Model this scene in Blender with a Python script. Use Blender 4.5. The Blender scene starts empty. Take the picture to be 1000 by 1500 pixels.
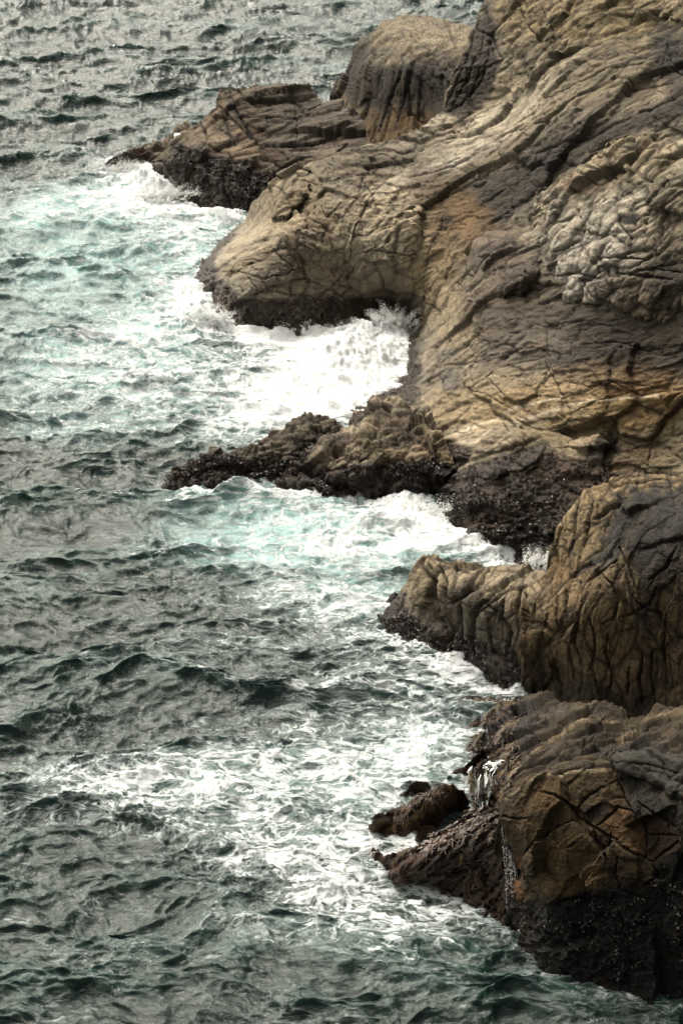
import bpy, math, random
import numpy as np
random.seed(7); RNG = np.random.default_rng(11)
f32 = np.float32
C = bpy.context.scene.collection
H = 40.0; DEP = math.radians(28.0); F = 750/math.tan(math.radians(12.0))
FINE = 1.35      # mesh spacing in photo pixels

# ------------------------------------------------------------------ survey: photo position + foot row -> world point
def Yrow(row):
    return H/np.tan(DEP+np.arctan((row-750)/F))
def world(px, py, foot):
    cd, sd = math.cos(DEP), math.sin(DEP)
    v = (750-py)/F; dx = (px-500)/F
    dy = cd+v*sd; dz = -sd+v*cd
    Y = Yrow(foot); t = Y/dy
    return np.stack([t*dx, Y, H+t*dz], -1)

# ------------------------------------------------------------------ noise
def hsh(ix, iy, iz, seed):
    h = (ix.astype(np.uint32)*np.uint32(374761393)) ^ (iy.astype(np.uint32)*np.uint32(668265263)) ^ (iz.astype(np.uint32)*np.uint32(2246822519)) ^ np.uint32((seed*3266489917) & 0xffffffff)
    h ^= h >> np.uint32(15); h *= np.uint32(2246822519); h ^= h >> np.uint32(13); h *= np.uint32(3266489917); h ^= h >> np.uint32(16)
    return h
def perlin(P, seed=0):
    Pi = np.floor(P).astype(np.int32); Fr = (P-Pi).astype(f32)
    U = Fr*Fr*Fr*(Fr*(Fr*6-15)+10)
    out = np.zeros(len(P), f32)
    for dx in (0, 1):
        wx = U[:, 0] if dx else 1-U[:, 0]
        for dy in (0, 1):
            wy = U[:, 1] if dy else 1-U[:, 1]
            for dz in (0, 1):
                wz = U[:, 2] if dz else 1-U[:, 2]
                h = hsh(Pi[:, 0]+dx, Pi[:, 1]+dy, Pi[:, 2]+dz, seed)
                gx = (h & np.uint32(1023)).astype(f32)/511.5-1
                gy = ((h >> np.uint32(10)) & np.uint32(1023)).astype(f32)/511.5-1
                gz = ((h >> np.uint32(20)) & np.uint32(1023)).astype(f32)/511.5-1
                out += wx*wy*wz*(gx*(Fr[:, 0]-dx)+gy*(Fr[:, 1]-dy)+gz*(Fr[:, 2]-dz))
    return out*1.5
def fbm(P, freq=1, octv=4, seed=0, gain=.5, ridge=False):
    out = np.zeros(len(P), f32); a = 1.0; s = 0
    Q = (P*freq).astype(f32)
    for o in range(octv):
        n = perlin(Q, seed+o*17)
        if ridge: n = 1-2*np.minimum(1, np.abs(n)*1.6)
        out += a*n; s += a; a *= gain; Q = Q*2.03+3.7
    return out/s
def worley(P, seed=0):
    Pi = np.floor(P).astype(np.int32); n = len(P)
    F1 = np.full(n, 9, f32); F2 = np.full(n, 9, f32); ID = np.zeros(n, np.uint32); D1 = np.zeros((n, 3), f32)
    for dx in (-1, 0, 1):
        for dy in (-1, 0, 1):
            for dz in (-1, 0, 1):
                h = hsh(Pi[:, 0]+dx, Pi[:, 1]+dy, Pi[:, 2]+dz, seed)
                cx = Pi[:, 0]+dx+(h & np.uint32(1023)).astype(f32)/1023-P[:, 0]
                cy = Pi[:, 1]+dy+((h >> np.uint32(10)) & np.uint32(1023)).astype(f32)/1023-P[:, 1]
                cz = Pi[:, 2]+dz+((h >> np.uint32(20)) & np.uint32(1023)).astype(f32)/1023-P[:, 2]
                d = np.sqrt(cx*cx+cy*cy+cz*cz)
                nw = d < F1
                F2 = np.where(nw, F1, np.minimum(F2, d)); F1 = np.where(nw, d, F1); ID = np.where(nw, h, ID)
                D1[nw, 0] = -cx[nw]; D1[nw, 1] = -cy[nw]; D1[nw, 2] = -cz[nw]
    return F1, F2, ID, D1
def sstep(a, b, x):
    t = np.clip((x-a)/(b-a), 0, 1); return t*t*(3-2*t)
def rnd_id(ID, k):
    h = ID*np.uint32(2654435761+k*97); h ^= h >> np.uint32(16); h *= np.uint32(2246822519); h ^= h >> np.uint32(13)
    return (h & np.uint32(65535)).astype(f32)/65535

# ------------------------------------------------------------------ plane geometry in survey coordinates
def seg_d(x, y, pts, side=False, closed=False):
    pts = [tuple(map(float, p)) for p in pts]
    if closed: pts = pts+[pts[0]]
    best = np.full(x.shape, 1e9, f32); sd = np.zeros(x.shape, f32); T = np.zeros(x.shape, f32); L = 0
    for (x0, y0), (x1, y1) in zip(pts[:-1], pts[1:]):
        vx, vy = x1-x0, y1-y0; l2 = vx*vx+vy*vy+1e-9
        t = np.clip(((x-x0)*vx+(y-y0)*vy)/l2, 0, 1)
        d = np.hypot(x-x0-t*vx, y-y0-t*vy); m = d < best
        best = np.where(m, d, best)
        if side: sd = np.where(m, np.sign(vx*(y-y0)-vy*(x-x0)), sd)
        T = np.where(m, L+t*math.sqrt(l2), T); L += math.sqrt(l2)
    return (best, sd, T/L) if side else best
def inside(x, y, pts):
    r = np.zeros(x.shape, bool); n = len(pts)
    for i in range(n):
        x0, y0 = pts[i]; x1, y1 = pts[(i+1) % n]
        if y0 == y1: continue
        c = ((y0 > y) != (y1 > y)) & (x < (x1-x0)*(y-y0)/(y1-y0)+x0)
        r ^= c
    return r
def pieces(pts, step):
    out = []
    for (x0, y0), (x1, y1) in zip(pts[:-1], pts[1:]):
        n = max(1, int(math.hypot(x1-x0, y1-y0)/step))
        out += [(x0+(x1-x0)*k/n, y0+(y1-y0)*k/n) for k in range(n)]
    return out+[pts[-1]]
class TPS:
    def __init__(s, pts, lam=2.0):
        P = np.array([(p[0]/300, p[1]/300) for p in pts]); v = np.array([p[2] for p in pts], float); n = len(P)
        K = s.k(np.hypot(P[:, None, 0]-P[None, :, 0], P[:, None, 1]-P[None, :, 1]))+np.eye(n)*lam*1e-3
        A = np.zeros((n+3, n+3)); A[:n, :n] = K; A[:n, n] = 1; A[:n, n+1:] = P; A[n:, :n] = A[:n, n:].T
        s.w = np.linalg.solve(A, np.r_[v, 0, 0, 0]); s.P = P
    @staticmethod
    def k(r): return np.where(r > 0, r*r*np.log(r+1e-12), 0)
    def __call__(s, x, y):
        x = np.asarray(x, float)/300; y = np.asarray(y, float)/300; n = len(s.P)
        out = s.w[n]+s.w[n+1]*x+s.w[n+2]*y
        for i in range(n): out = out+s.w[i]*s.k(np.hypot(x-s.P[i, 0], y-s.P[i, 1]))
        return out

# ------------------------------------------------------------------ mesh helpers
def tag(o, label=None, cat=None, group=None, kind=None):
    if label: o['label'] = label
    if cat: o['category'] = cat
    if group: o['group'] = group
    if kind: o['kind'] = kind
    return o
def mesh_np(name, V, Q, mat, attrs=None, smooth=True, parent=None):
    me = bpy.data.meshes.new(name); V = np.asarray(V, f32); Q = np.asarray(Q, np.int32); k = Q.shape[1]
    me.vertices.add(len(V)); me.vertices.foreach_set('co', V.ravel())
    me.loops.add(Q.size); me.loops.foreach_set('vertex_index', Q.ravel())
    me.polygons.add(len(Q)); me.polygons.foreach_set('loop_start', np.arange(0, Q.size, k, dtype=np.int32))
    me.polygons.foreach_set('use_smooth', np.full(len(Q), smooth))
    for an, A in (attrs or {}).items():
        A = np.asarray(A, f32)
        if A.shape[1] == 3: A = np.c_[A, np.ones(len(A), f32)]
        at = me.attributes.new(an, 'FLOAT_COLOR', 'POINT'); at.data.foreach_set('color', A.ravel().astype(f32))
    me.update(calc_edges=True); me.validate()
    me.materials.append(mat)
    o = bpy.data.objects.new(name, me); C.objects.link(o)
    if parent: o.parent = parent
    return o
def grid_normals(P, idx):
    # P (n,3); idx (ny,nx) with -1 = none
    ny, nx = idx.shape; N = np.zeros_like(P)
    ok = (idx[:-1, :-1] >= 0) & (idx[1:, :-1] >= 0) & (idx[:-1, 1:] >= 0) & (idx[1:, 1:] >= 0)
    a = idx[:-1, :-1][ok]; b = idx[:-1, 1:][ok]; c = idx[1:, 1:][ok]; d = idx[1:, :-1][ok]
    n = np.cross(P[c]-P[a], P[b]-P[d]); n /= np.linalg.norm(n, axis=1)[:, None]+1e-12
    for q in (a, b, c, d): np.add.at(N, q, n)
    return N/(np.linalg.norm(N, axis=1)[:, None]+1e-9), np.stack([a, d, c, b], 1)

# ------------------------------------------------------------------ materials
def nodes(m):
    m.use_nodes = True; nt = m.node_tree; nt.nodes.clear()
    return nt, nt.nodes.new, nt.links.new
def rock_material():
    m = bpy.data.materials.new('weathered_rock'); nt, N, Lk = nodes(m)
    out = N('ShaderNodeOutputMaterial'); b = N('ShaderNodeBsdfPrincipled'); Lk(b.outputs[0], out.inputs[0])
    col = N('ShaderNodeAttribute'); col.attribute_name = 'Col'
    aux = N('ShaderNodeAttribute'); aux.attribute_name = 'Aux'
    sep = N('ShaderNodeSeparateColor'); Lk(aux.outputs['Color'], sep.inputs[0])   # R wet, G shell bed, B painted crevice shade
    geo = N('ShaderNodeNewGeometry'); pos = geo.outputs['Position']
    def noise(scale, det=6, rough=.6, dist=0, vec=pos):
        n = N('ShaderNodeTexNoise'); n.inputs['Scale'].default_value = scale; n.inputs['Detail'].default_value = det
        n.inputs['Roughness'].default_value = rough; n.inputs['Distortion'].default_value = dist; Lk(vec, n.inputs['Vector']); return n.outputs[0]
    def ramp(v, a, b_, ca=(0, 0, 0, 1), cb=(1, 1, 1, 1)):
        r = N('ShaderNodeValToRGB'); r.color_ramp.elements[0].position = a; r.color_ramp.elements[1].position = b_
        r.color_ramp.elements[0].color = ca; r.color_ramp.elements[1].color = cb; Lk(v, r.inputs[0]); return r.outputs[0]
    def mix(kind, fac, a, b_):
        x = N('ShaderNodeMix'); x.data_type = 'RGBA'; x.blend_type = kind; x.clamp_result = False
        if isinstance(fac, float): x.inputs[0].default_value = fac
        else: Lk(fac, x.inputs[0])
        for s, v in ((6, a), (7, b_)):
            if isinstance(v, tuple): x.inputs[s].default_value = v
            else: Lk(v, x.inputs[s])
        return x.outputs[2]
    def mth(op, a, b_=None, clamp=False):
        x = N('ShaderNodeMath'); x.operation = op; x.use_clamp = clamp
        for i, v in enumerate((a, b_)):
            if v is None: continue
            if isinstance(v, (int, float)): x.inputs[i].default_value = v
            else: Lk(v, x.inputs[i])
        return x.outputs[0]
    n1 = noise(9, 8, .7); n2 = noise(38, 6, .75); n3 = noise(2.2, 5, .6, 1.0)
    c = mix('MULTIPLY', 1.0, col.outputs['Color'], ramp(n1, .25, .75, (.66, .66, .68, 1), (1.3, 1.28, 1.24, 1)))
    c = mix('MULTIPLY', 1.0, c, ramp(n2, .28, .72, (.48, .47, .46, 1), (1.5, 1.5, 1.5, 1)))
    c = mix('MIX', mth('MULTIPLY', ramp(n3, .52, .7), .22), c, mix('MULTIPLY', 1.0, c, (1.15, .8, .5, 1)))
    # barnacle and shell speckle in the tidal band
    vo = N('ShaderNodeTexVoronoi'); vo.inputs['Scale'].default_value = 13; Lk(pos, vo.inputs['Vector'])
    spk = ramp(vo.outputs['Distance'], .12, .22, (1, 1, 1, 1), (0, 0, 0, 1))
    spk2 = mth('MULTIPLY', spk, ramp(noise(3.1, 3), .47, .6))
    c = mix('MIX', mth('MULTIPLY', mth('MULTIPLY', spk2, sep.outputs[1]), .4), c, (.22, .19, .16, 1))
    c = mix('MULTIPLY', mth('MULTIPLY', sep.outputs[2], .8), c, (.22, .19, .17, 1))  # crevice shade multiplied into the colour along cracks
    wq = N('ShaderNodeVectorMath'); wq.operation = 'MULTIPLY_ADD'; nq = N('ShaderNodeTexNoise'); nq.inputs['Scale'].default_value = 1.6; nq.inputs['Detail'].default_value = 5; Lk(pos, nq.inputs['Vector'])
    Lk(nq.outputs['Color'], wq.inputs[0]); wq.inputs[1].default_value = (1.6, 1.6, 1.6); Lk(pos, wq.inputs[2])
    ve = N('ShaderNodeTexVoronoi'); ve.feature = 'DISTANCE_TO_EDGE'; ve.inputs['Scale'].default_value = 1.15; Lk(wq.outputs[0], ve.inputs['Vector'])
    hair = mth('MULTIPLY', ramp(ve.outputs['Distance'], .0, .035, (1, 1, 1, 1), (0, 0, 0, 1)), ramp(noise(.9, 3), .45, .6))
    c = mix('MULTIPLY', mth('MULTIPLY', hair, .75), c, (.25, .22, .2, 1))
    Lk(c, b.inputs['Base Color'])
    Lk(mth('ADD', mth('SUBTRACT', .82, mth('MULTIPLY', sep.outputs[0], .47)), mth('MULTIPLY', mth('SUBTRACT', n2, .5), .3)), b.inputs['Roughness'])
    b.inputs['Specular IOR Level'].default_value = .35
    bp = N('ShaderNodeBump'); bp.inputs['Strength'].default_value = .75; bp.inputs['Distance'].default_value = .08
    vb = N('ShaderNodeTexVoronoi'); vb.feature = 'F1'; vb.inputs['Scale'].default_value = 9
    wv = N('ShaderNodeVectorMath'); wv.operation = 'ADD'; nz = N('ShaderNodeTexNoise'); nz.inputs['Scale'].default_value = 5; Lk(pos, nz.inputs['Vector'])
    Lk(pos, wv.inputs[0]); Lk(nz.outputs['Color'], wv.inputs[1]); Lk(wv.outputs[0], vb.inputs['Vector'])
    hh = mth('ADD', mth('ADD', mth('MULTIPLY', noise(12, 10, .78), 1.6), mth('MULTIPLY', hair, -.5)), mth('ADD', mth('MULTIPLY', vb.outputs['Distance'], .35), mth('MULTIPLY', mth('MULTIPLY', spk, sep.outputs[1]), .4)))
    Lk(hh, bp.inputs['Height']); Lk(bp.outputs[0], b.inputs['Normal'])
    return m
def water_material():
    m = bpy.data.materials.new('sea_water'); nt, N, Lk = nodes(m)
    out = N('ShaderNodeOutputMaterial')
    aux = N('ShaderNodeAttribute'); aux.attribute_name = 'Aux'
    sep = N('ShaderNodeSeparateColor'); Lk(aux.outputs['Color'], sep.inputs[0])   # R foam, G aerated, B crest height
    geo = N('ShaderNodeNewGeometry'); pos = geo.outputs['Position']
    def mth(op, a, b_=None, clamp=False):
        x = N('ShaderNodeMath'); x.operation = op; x.use_clamp = clamp
        for i, v in enumerate((a, b_)):
            if v is None: continue
            if isinstance(v, (int, float)): x.inputs[i].default_value = v
            else: Lk(v, x.inputs[i])
        return x.outputs[0]
    mp = N('ShaderNodeMapping'); mp.inputs['Scale'].default_value = (.6, 1.1, 1.6); Lk(pos, mp.inputs['Vector'])
    def noise(scale, det=6, rough=.6, dist=0, vec=None, col=False):
        n = N('ShaderNodeTexNoise'); n.inputs['Scale'].default_value = scale; n.inputs['Detail'].default_value = det
        n.inputs['Roughness'].default_value = rough; n.inputs['Distortion'].default_value = dist
        Lk(vec or mp.outputs[0], n.inputs['Vector']); return n.outputs['Color' if col else 0]
    def mr(v, a, b_, lo=0., hi=1.):
        r = N('ShaderNodeMapRange'); r.interpolation_type = 'SMOOTHSTEP'; Lk(v, r.inputs[0])
        for i, q in ((1, a), (2, b_), (3, lo), (4, hi)):
            r.inputs[i].default_value = q
        return r.outputs[0]
    # warped domain
    def warp(amount, scale, base):
        wn = noise(scale, 3, .55, 0, base, True)
        s = N('ShaderNodeVectorMath'); s.operation = 'SUBTRACT'; Lk(wn, s.inputs[0]); s.inputs[1].default_value = (.5, .5, .5)
        sc = N('ShaderNodeVectorMath'); sc.operation = 'SCALE'; Lk(s.outputs[0], sc.inputs[0]); sc.inputs['Scale'].default_value = amount
        ad = N('ShaderNodeVectorMath'); ad.operation = 'ADD'; Lk(base, ad.inputs[0]); Lk(sc.outputs[0], ad.inputs[1]); return ad.outputs[0]
    w1 = warp(2.2, .6, mp.outputs[0]); w2 = warp(.5, 2.6, w1)
    def web(scale, vec, wdt):
        v = N('ShaderNodeTexVoronoi'); v.feature = 'DISTANCE_TO_EDGE'; v.inputs['Scale'].default_value = scale; Lk(vec, v.inputs['Vector'])
        return mr(v.outputs['Distance'], 0, wdt, 1, 0)
    webA = web(1.5, w2, .30); webB = web(4.2, w2, .34)
    n = noise(1.3, 9, .66, .6, w1)
    nf = noise(9, 7, .75, .4, w2)
    lace = mth('ADD', mth('MULTIPLY', n, .56), mth('ADD', mth('MULTIPLY', webA, .2), mth('ADD', mth('MULTIPLY', webB, .20), mth('MULTIPLY', nf, .40))))
    # lace about .35 .. 1.1
    x = mth('ADD', mth('ADD', mth('MULTIPLY', lace, 1.55), -.36), mth('MULTIPLY', sep.outputs[0], 1.0))
    foam = mr(x, 1.06, 1.42)
    thin = mth('MULTIPLY', mr(x, .9, 1.25), .16)
    ms_ = N('ShaderNodeMapping'); ms_.inputs['Scale'].default_value = (.5, 1, 1); Lk(w2, ms_.inputs['Vector'])
    stv = N('ShaderNodeTexVoronoi'); stv.feature = 'DISTANCE_TO_EDGE'; stv.inputs['Scale'].default_value = 2.6; Lk(ms_.outputs[0], stv.inputs['Vector'])
    strk = mth('MULTIPLY', mr(stv.outputs['Distance'], 0, .11, 1, 0), mr(mth('ADD', noise(.55, 5, .65, .5), mth('MULTIPLY', sep.outputs[0], .35)), .50, .68))
    strk = mth('MULTIPLY', strk, mr(nf, .38, .62, .1, .75))
    foam = mth('MAXIMUM', mth('MAXIMUM', foam, thin), strk)
    # water body
    aer = mr(mth('MULTIPLY', sep.outputs[1], mth('ADD', mth('MULTIPLY', n, 2.2), -.25)), .06, .95)
    body = N('ShaderNodeMix'); body.data_type = 'RGBA'; Lk(aer, body.inputs[0])
    body.inputs[6].default_value = (.009, .020, .017, 1); body.inputs[7].default_value = (.25, .42, .42, 1)
    crest = N('ShaderNodeMix'); crest.data_type = 'RGBA'; crest.blend_type = 'ADD'; Lk(mr(sep.outputs[2], .45, 1.0), crest.inputs[0])
    Lk(body.outputs[2], crest.inputs[6]); crest.inputs[7].default_value = (.005, .02, .017, 1)
    wb = N('ShaderNodeBsdfPrincipled'); Lk(crest.outputs[2], wb.inputs['Base Color'])
    wb.inputs['Roughness'].default_value = .11; wb.inputs['IOR'].default_value = 1.333
    fm = N('ShaderNodeBsdfPrincipled'); fm.inputs['Roughness'].default_value = .75
    fc = N('ShaderNodeMix'); fc.data_type = 'RGBA'; Lk(mth('ADD', mth('MULTIPLY', mr(nf, .25, .6), mr(x, 1.1, 1.6, .45, 1)), mr(sep.outputs[0], .55, .95, 0, .9), True), fc.inputs[0]); fc.inputs[6].default_value = (.47, .58, .585, 1); fc.inputs[7].default_value = (.88, .91, .92, 1)
    Lk(fc.outputs[2], fm.inputs['Base Color'])
    bp = N('ShaderNodeBump'); bp.inputs['Strength'].default_value = .8; bp.inputs['Distance'].default_value = .032
    mp2 = N('ShaderNodeMapping'); mp2.inputs['Scale'].default_value = (.55, 1, 1); mp2.inputs['Rotation'].default_value = (0, 0, .12); Lk(pos, mp2.inputs['Vector'])
    rp = noise(7.5, 6, .68, .5, mp2.outputs[0])
    Lk(mth('ADD', mth('MULTIPLY', rp, 1.6), mth('MULTIPLY', nf, .5)), bp.inputs['Height']); Lk(bp.outputs[0], wb.inputs['Normal'])
    b2 = N('ShaderNodeBump'); b2.inputs['Strength'].default_value = .8; b2.inputs['Distance'].default_value = .16
    Lk(mth('ADD', nf, foam), b2.inputs['Height']); Lk(b2.outputs[0], fm.inputs['Normal'])
    ms = N('ShaderNodeMixShader'); Lk(foam, ms.inputs[0]); Lk(wb.outputs[0], ms.inputs[1]); Lk(fm.outputs[0], ms.inputs[2])
    Lk(ms.outputs[0], out.inputs[0])
    return m
def plain(name, col, rough=.6, trans=0, var=.25, scale=20):
    m = bpy.data.materials.new(name); nt, N, Lk = nodes(m)
    out = N('ShaderNodeOutputMaterial'); b = N('ShaderNodeBsdfPrincipled'); Lk(b.outputs[0], out.inputs[0])
    geo = N('ShaderNodeNewGeometry'); n = N('ShaderNodeTexNoise'); n.inputs['Scale'].default_value = scale; Lk(geo.outputs['Position'], n.inputs['Vector'])
    r = N('ShaderNodeValToRGB'); r.color_ramp.elements[0].position = .3; r.color_ramp.elements[1].position = .7
    r.color_ramp.elements[0].color = tuple(c*(1-var) for c in col)+(1,); r.color_ramp.elements[1].color = tuple(min(1, c*(1+var)) for c in col)+(1,)
    Lk(n.outputs[0], r.inputs[0]); Lk(r.outputs[0], b.inputs['Base Color']); b.inputs['Roughness'].default_value = rough
    return m
def attr_mat(name, rough=.4):
    m = bpy.data.materials.new(name); nt, N, Lk = nodes(m)
    out = N('ShaderNodeOutputMaterial'); b = N('ShaderNodeBsdfPrincipled'); Lk(b.outputs[0], out.inputs[0])
    a = N('ShaderNodeAttribute'); a.attribute_name = 'Col'; Lk(a.outputs['Color'], b.inputs['Base Color']); b.inputs['Roughness'].default_value = rough
    return m
ROCK = rock_material(); WATER = water_material()
SHELL = attr_mat('mussel_shell', .35); WEED = attr_mat('wet_seaweed', .5)
FOAMM = plain('white_spray', (.93, .94, .92), .5, var=.04)
FILM = plain('falling_water', (.5, .51, .5), .2, var=.4, scale=14)

# ------------------------------------------------------------------ colours (albedo)
TAN = (.33, .26, .165); BUFF = (.42, .36, .26); GREY = (.22, .195, .155); PALE = (.43, .395, .32); OCH = (.30, .185, .065)
BRN = (.125, .088, .05); DBR = (.06, .043, .028); BLK = (.022, .02, .018); MUS = (.055, .038, .027); SLATE = (.06, .062, .062); RUST = (.20, .10, .035)

# ------------------------------------------------------------------ rock builder
STATS = {}
def rock(name, label, cat, poly, water, ctrl, style, paint=(), cracks=(), steps=(), base=TAN, baseL=None, patch=None, group=None, fine=None, tide=1.3, muscol=MUS):
    st = dict(dir=((0, 100), (100, 50)), stretch=3.0, big=.5, bigs=2.4, mid=.16, mids=.8, pil=0., pils=.8, strat=.10, sf=2.0, fine=.06, seed=1, warp=.3, crackw=.07, musz=1.0, amp=1., cw=.62, wobble=5., dark=1., auto=1.)
    st.update(style)
    s = fine or FINE
    xs = [p[0] for p in poly]; ys = [p[1] for p in poly]; mg = 16
    gx = np.arange(min(xs)-mg, max(xs)+mg, s); gy = np.arange(min(ys)-mg, max(ys)+mg, s)
    X, Y = np.meshgrid(gx, gy); x = X.ravel(); y = Y.ravel()
    # wobble the outline so that it is not a ruler edge
    wob = np.stack([x/26, y/26, x*0+st['seed']], -1); wx = fbm(wob, 1, 4, 91)*st['wobble']; wy = fbm(wob, 1, 4, 191)*st['wobble']
    ins = inside(x+wx, y+wy, poly)
    dw = np.full(x.shape, 1e9, f32)
    for w in water: dw = np.minimum(dw, seg_d(x+wx, y+wy, w))
    keep = ins | (dw < mg-3)
    idx = np.full(X.size, -1, np.int64); idx[keep] = np.arange(keep.sum()); idx = idx.reshape(X.shape)
    x = x[keep]; y = y[keep]; ins = ins[keep]; dw = dw[keep]
    if baseL is not None:
        L = baseL(x, y)
        d = seg_d(x, y, poly, closed=True); d = np.where(ins, d, -d)
        h, r, emb = patch
        L = L+h*(1-(1-np.clip(d/r, 0, 1))**2.2)-emb
        if ctrl: L = L+TPS([(a, b, c) for a, b, c in ctrl])(x, y)
        Lf = None
    else:
        pts = list(ctrl)
        for w in water: pts += [(a, b, 0.0) for a, b in pieces(w, 34)]
        Lf = TPS(pts); L = Lf(x, y)
        if water: L = np.where(ins, np.maximum(L, np.minimum(.45*dw, 6)), -dw*1.0)
    P = world(x, y, y+L).astype(np.float64)
    Nn, Q = grid_normals(P, idx)
    if np.einsum('ij,ij->i', Nn, np.array([0, 0, H])-P).mean() < 0: Nn = -Nn
    flip = (np.einsum('ij,ij->i', Nn[Q[:, 0]], np.cross(P[Q[:, 1]]-P[Q[:, 0]], P[Q[:, 3]]-P[Q[:, 0]])).mean() < 0)
    if flip: Q = Q[:, ::-1]
    # strata frame
    (ax, ay), (bx, by) = st['dir']; Lq = Lf or baseL
    A = world(ax, ay, ay+float(Lq(np.array([ax]), np.array([ay]))[0])); B = world(bx, by, by+float(Lq(np.array([bx]), np.array([by]))[0]))
    e1 = (B-A)/np.linalg.norm(B-A)
    al = P@e1; Pn = P-al[:, None]*e1[None]*(1-1/st['stretch'])
    Pn = Pn.astype(f32); sd = st['seed']*131
    wv = np.stack([fbm(Pn, .45, 3, sd+k) for k in (1, 2, 3)], -1)*st['warp']
    wv2 = np.stack([fbm(Pn, 1.9, 2, sd+k) for k in (4, 5, 6)], -1)*st['warp']*.3
    Qn = Pn+wv+wv2
    h = np.zeros(len(P), f32); cav = np.zeros(len(P), f32); tone = np.zeros(len(P), f32)
    amp = np.ones(len(P), f32)
    def facet(size, a, seed, cw, depth):
        nonlocal h, cav, tone
        F1, F2, ID, D = worley(Qn/size, seed)
        g = np.stack([rnd_id(ID, k)-.5 for k in (1, 2, 3)], -1)
        h += a*((rnd_id(ID, 4)-.5)*1.1+np.einsum('ij,ij->i', g, D)*1.8)
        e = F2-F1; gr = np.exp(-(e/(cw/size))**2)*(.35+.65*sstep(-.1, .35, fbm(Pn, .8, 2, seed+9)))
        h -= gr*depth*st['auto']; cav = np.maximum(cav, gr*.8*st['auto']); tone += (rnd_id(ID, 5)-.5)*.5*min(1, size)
    if st['big']: facet(st['bigs'], st['big'], sd+11, st['crackw']*1.3, .10)
    if st['mid']: facet(st['mids'], st['mid'], sd+23, st['crackw'], .05)
    if st['mid']: facet(st['mids']*.4, st['mid']*.42, sd+29, st['crackw']*.5, .015)
    pilm = st.get('pilmask')
    if st['pil']:
        pm = pilm(x, y) if pilm else 1.0
        F1, F2, ID, D = worley(Qn/st['pils'], sd+37); e = F2-F1
        h += pm*st['pil']*(1-np.exp(-e*3.2)); cav = np.maximum(cav, pm*np.exp(-(e/.07)**2))
        F1, F2, ID, D = worley((Qn+wv2)/(st['pils']*.42), sd+38); e = F2-F1
        h += pm*st['pil']*.36*(1-np.exp(-e*3.2)); cav = np.maximum(cav, .7*pm*np.exp(-(e/.08)**2))
    if st['strat']:
        # tilted beds: saw-tooth ledges running along the strata direction
        nm = Nn.mean(0); e2 = np.cross(e1, nm); e2 /= np.linalg.norm(e2)+1e-9
        sgn_ = st.get('sawdir', 1)
        for fq, am, k_ in ((st['sf']*.55, 1.0, 0), (st['sf']*1.7, .42, 1)):
            t = (Qn@e2*sgn_*fq+.55*fbm(Pn, .7, 3, sd+43+k_)).astype(f32); lay = np.floor(t); fr_ = t-lay
            ra = hsh(lay.astype(np.int64).astype(np.int32), np.floor(Qn@e1/2.6+lay*.37).astype(np.int32), lay.astype(np.int32)*0, sd+47)
            ra = (ra & np.uint32(1023)).astype(f32)/1023
            msk = sstep(-.05, .4, fbm(Pn, .5, 3, sd+45+k_))
            h += st['strat']*am*(fr_**1.5-.4)*(.3+ra)*msk*1.3
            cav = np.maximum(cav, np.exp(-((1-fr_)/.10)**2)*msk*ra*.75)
        # thin beds: steps across the strata direction
        al2 = Qn@e1; R = Qn-al2[:, None]*e1[None]*.75
        r = fbm(R.astype(f32), st['sf'], 4, sd+41, .6, ridge=True)
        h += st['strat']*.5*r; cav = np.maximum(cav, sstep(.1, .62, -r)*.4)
    h += st['fine']*fbm(Pn, 4.5, 4, sd+51, .68)+.10*fbm(Pn, .9, 3, sd+57)+.022*fbm(P.astype(f32), 11, 3, sd+58, .7, ridge=True)
    vd = np.array([0, 0, H])-P; pxm = np.linalg.norm(vd, axis=1)/F; vd /= (pxm*F)[:, None]
    face = np.einsum('ij,ij->i', Nn, vd); h *= st['amp']*(.78*sstep(.0, .33, face)+.03)     # metres per survey pixel
    xw = x+fbm(np.stack([x/22, y/22, x*0], -1), 1, 3, 5)*7; yw = y+fbm(np.stack([x/22, y/22, x*0], -1), 1, 3, 6)*7
    xj = x+fbm(np.stack([x/9, y/9, x*0], -1), 1, 2, 15)*2.4; yj = y+fbm(np.stack([x/9, y/9, x*0], -1), 1, 2, 16)*2.4
    for c in cracks:
        pl, w, dep = c
        b0 = (x > min(p[0] for p in pl)-25) & (x < max(p[0] for p in pl)+25) & (y > min(p[1] for p in pl)-25) & (y < max(p[1] for p in pl)+25)
        if not b0.any(): continue
        d, sdn, T = seg_d(xj[b0], yj[b0], pl, side=True)
        ww = st['cw']*w*(.45+.9*np.sin(np.clip(T, .04, .96)*math.pi))
        g = np.exp(-(d/ww)**2)
        h[b0] -= g*dep*w*pxm[b0]; cav[b0] = np.maximum(cav[b0], g*.95)
    for pl, w, hgt in steps:      # ledge: the side to the left of the line's heading stands proud
        b0 = (x > min(p[0] for p in pl)-4*w) & (x < max(p[0] for p in pl)+4*w) & (y > min(p[1] for p in pl)-4*w) & (y < max(p[1] for p in pl)+4*w)
        if not b0.any(): continue
        d, sdn, T = seg_d(xj[b0], yj[b0], pl, side=True)
        fade = sstep(0, .15, T)*sstep(0, .15, 1-T)
        sgn = sdn*d; h[b0] += .55*fade*hgt*pxm[b0]*np.where(sgn < 0, 1-np.exp(sgn/2.0), 0)*np.exp(-d/w)
        cav[b0] = np.maximum(cav[b0], fade*np.exp(-((sgn-1.5)/2.2)**2)*.7)
    # tidal band of mussels and weed
    z = P[:, 2]; edge = fbm(Pn, .5, 4, sd+61)
    mus = np.zeros(len(P), f32); wet = np.zeros(len(P), f32)
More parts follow.
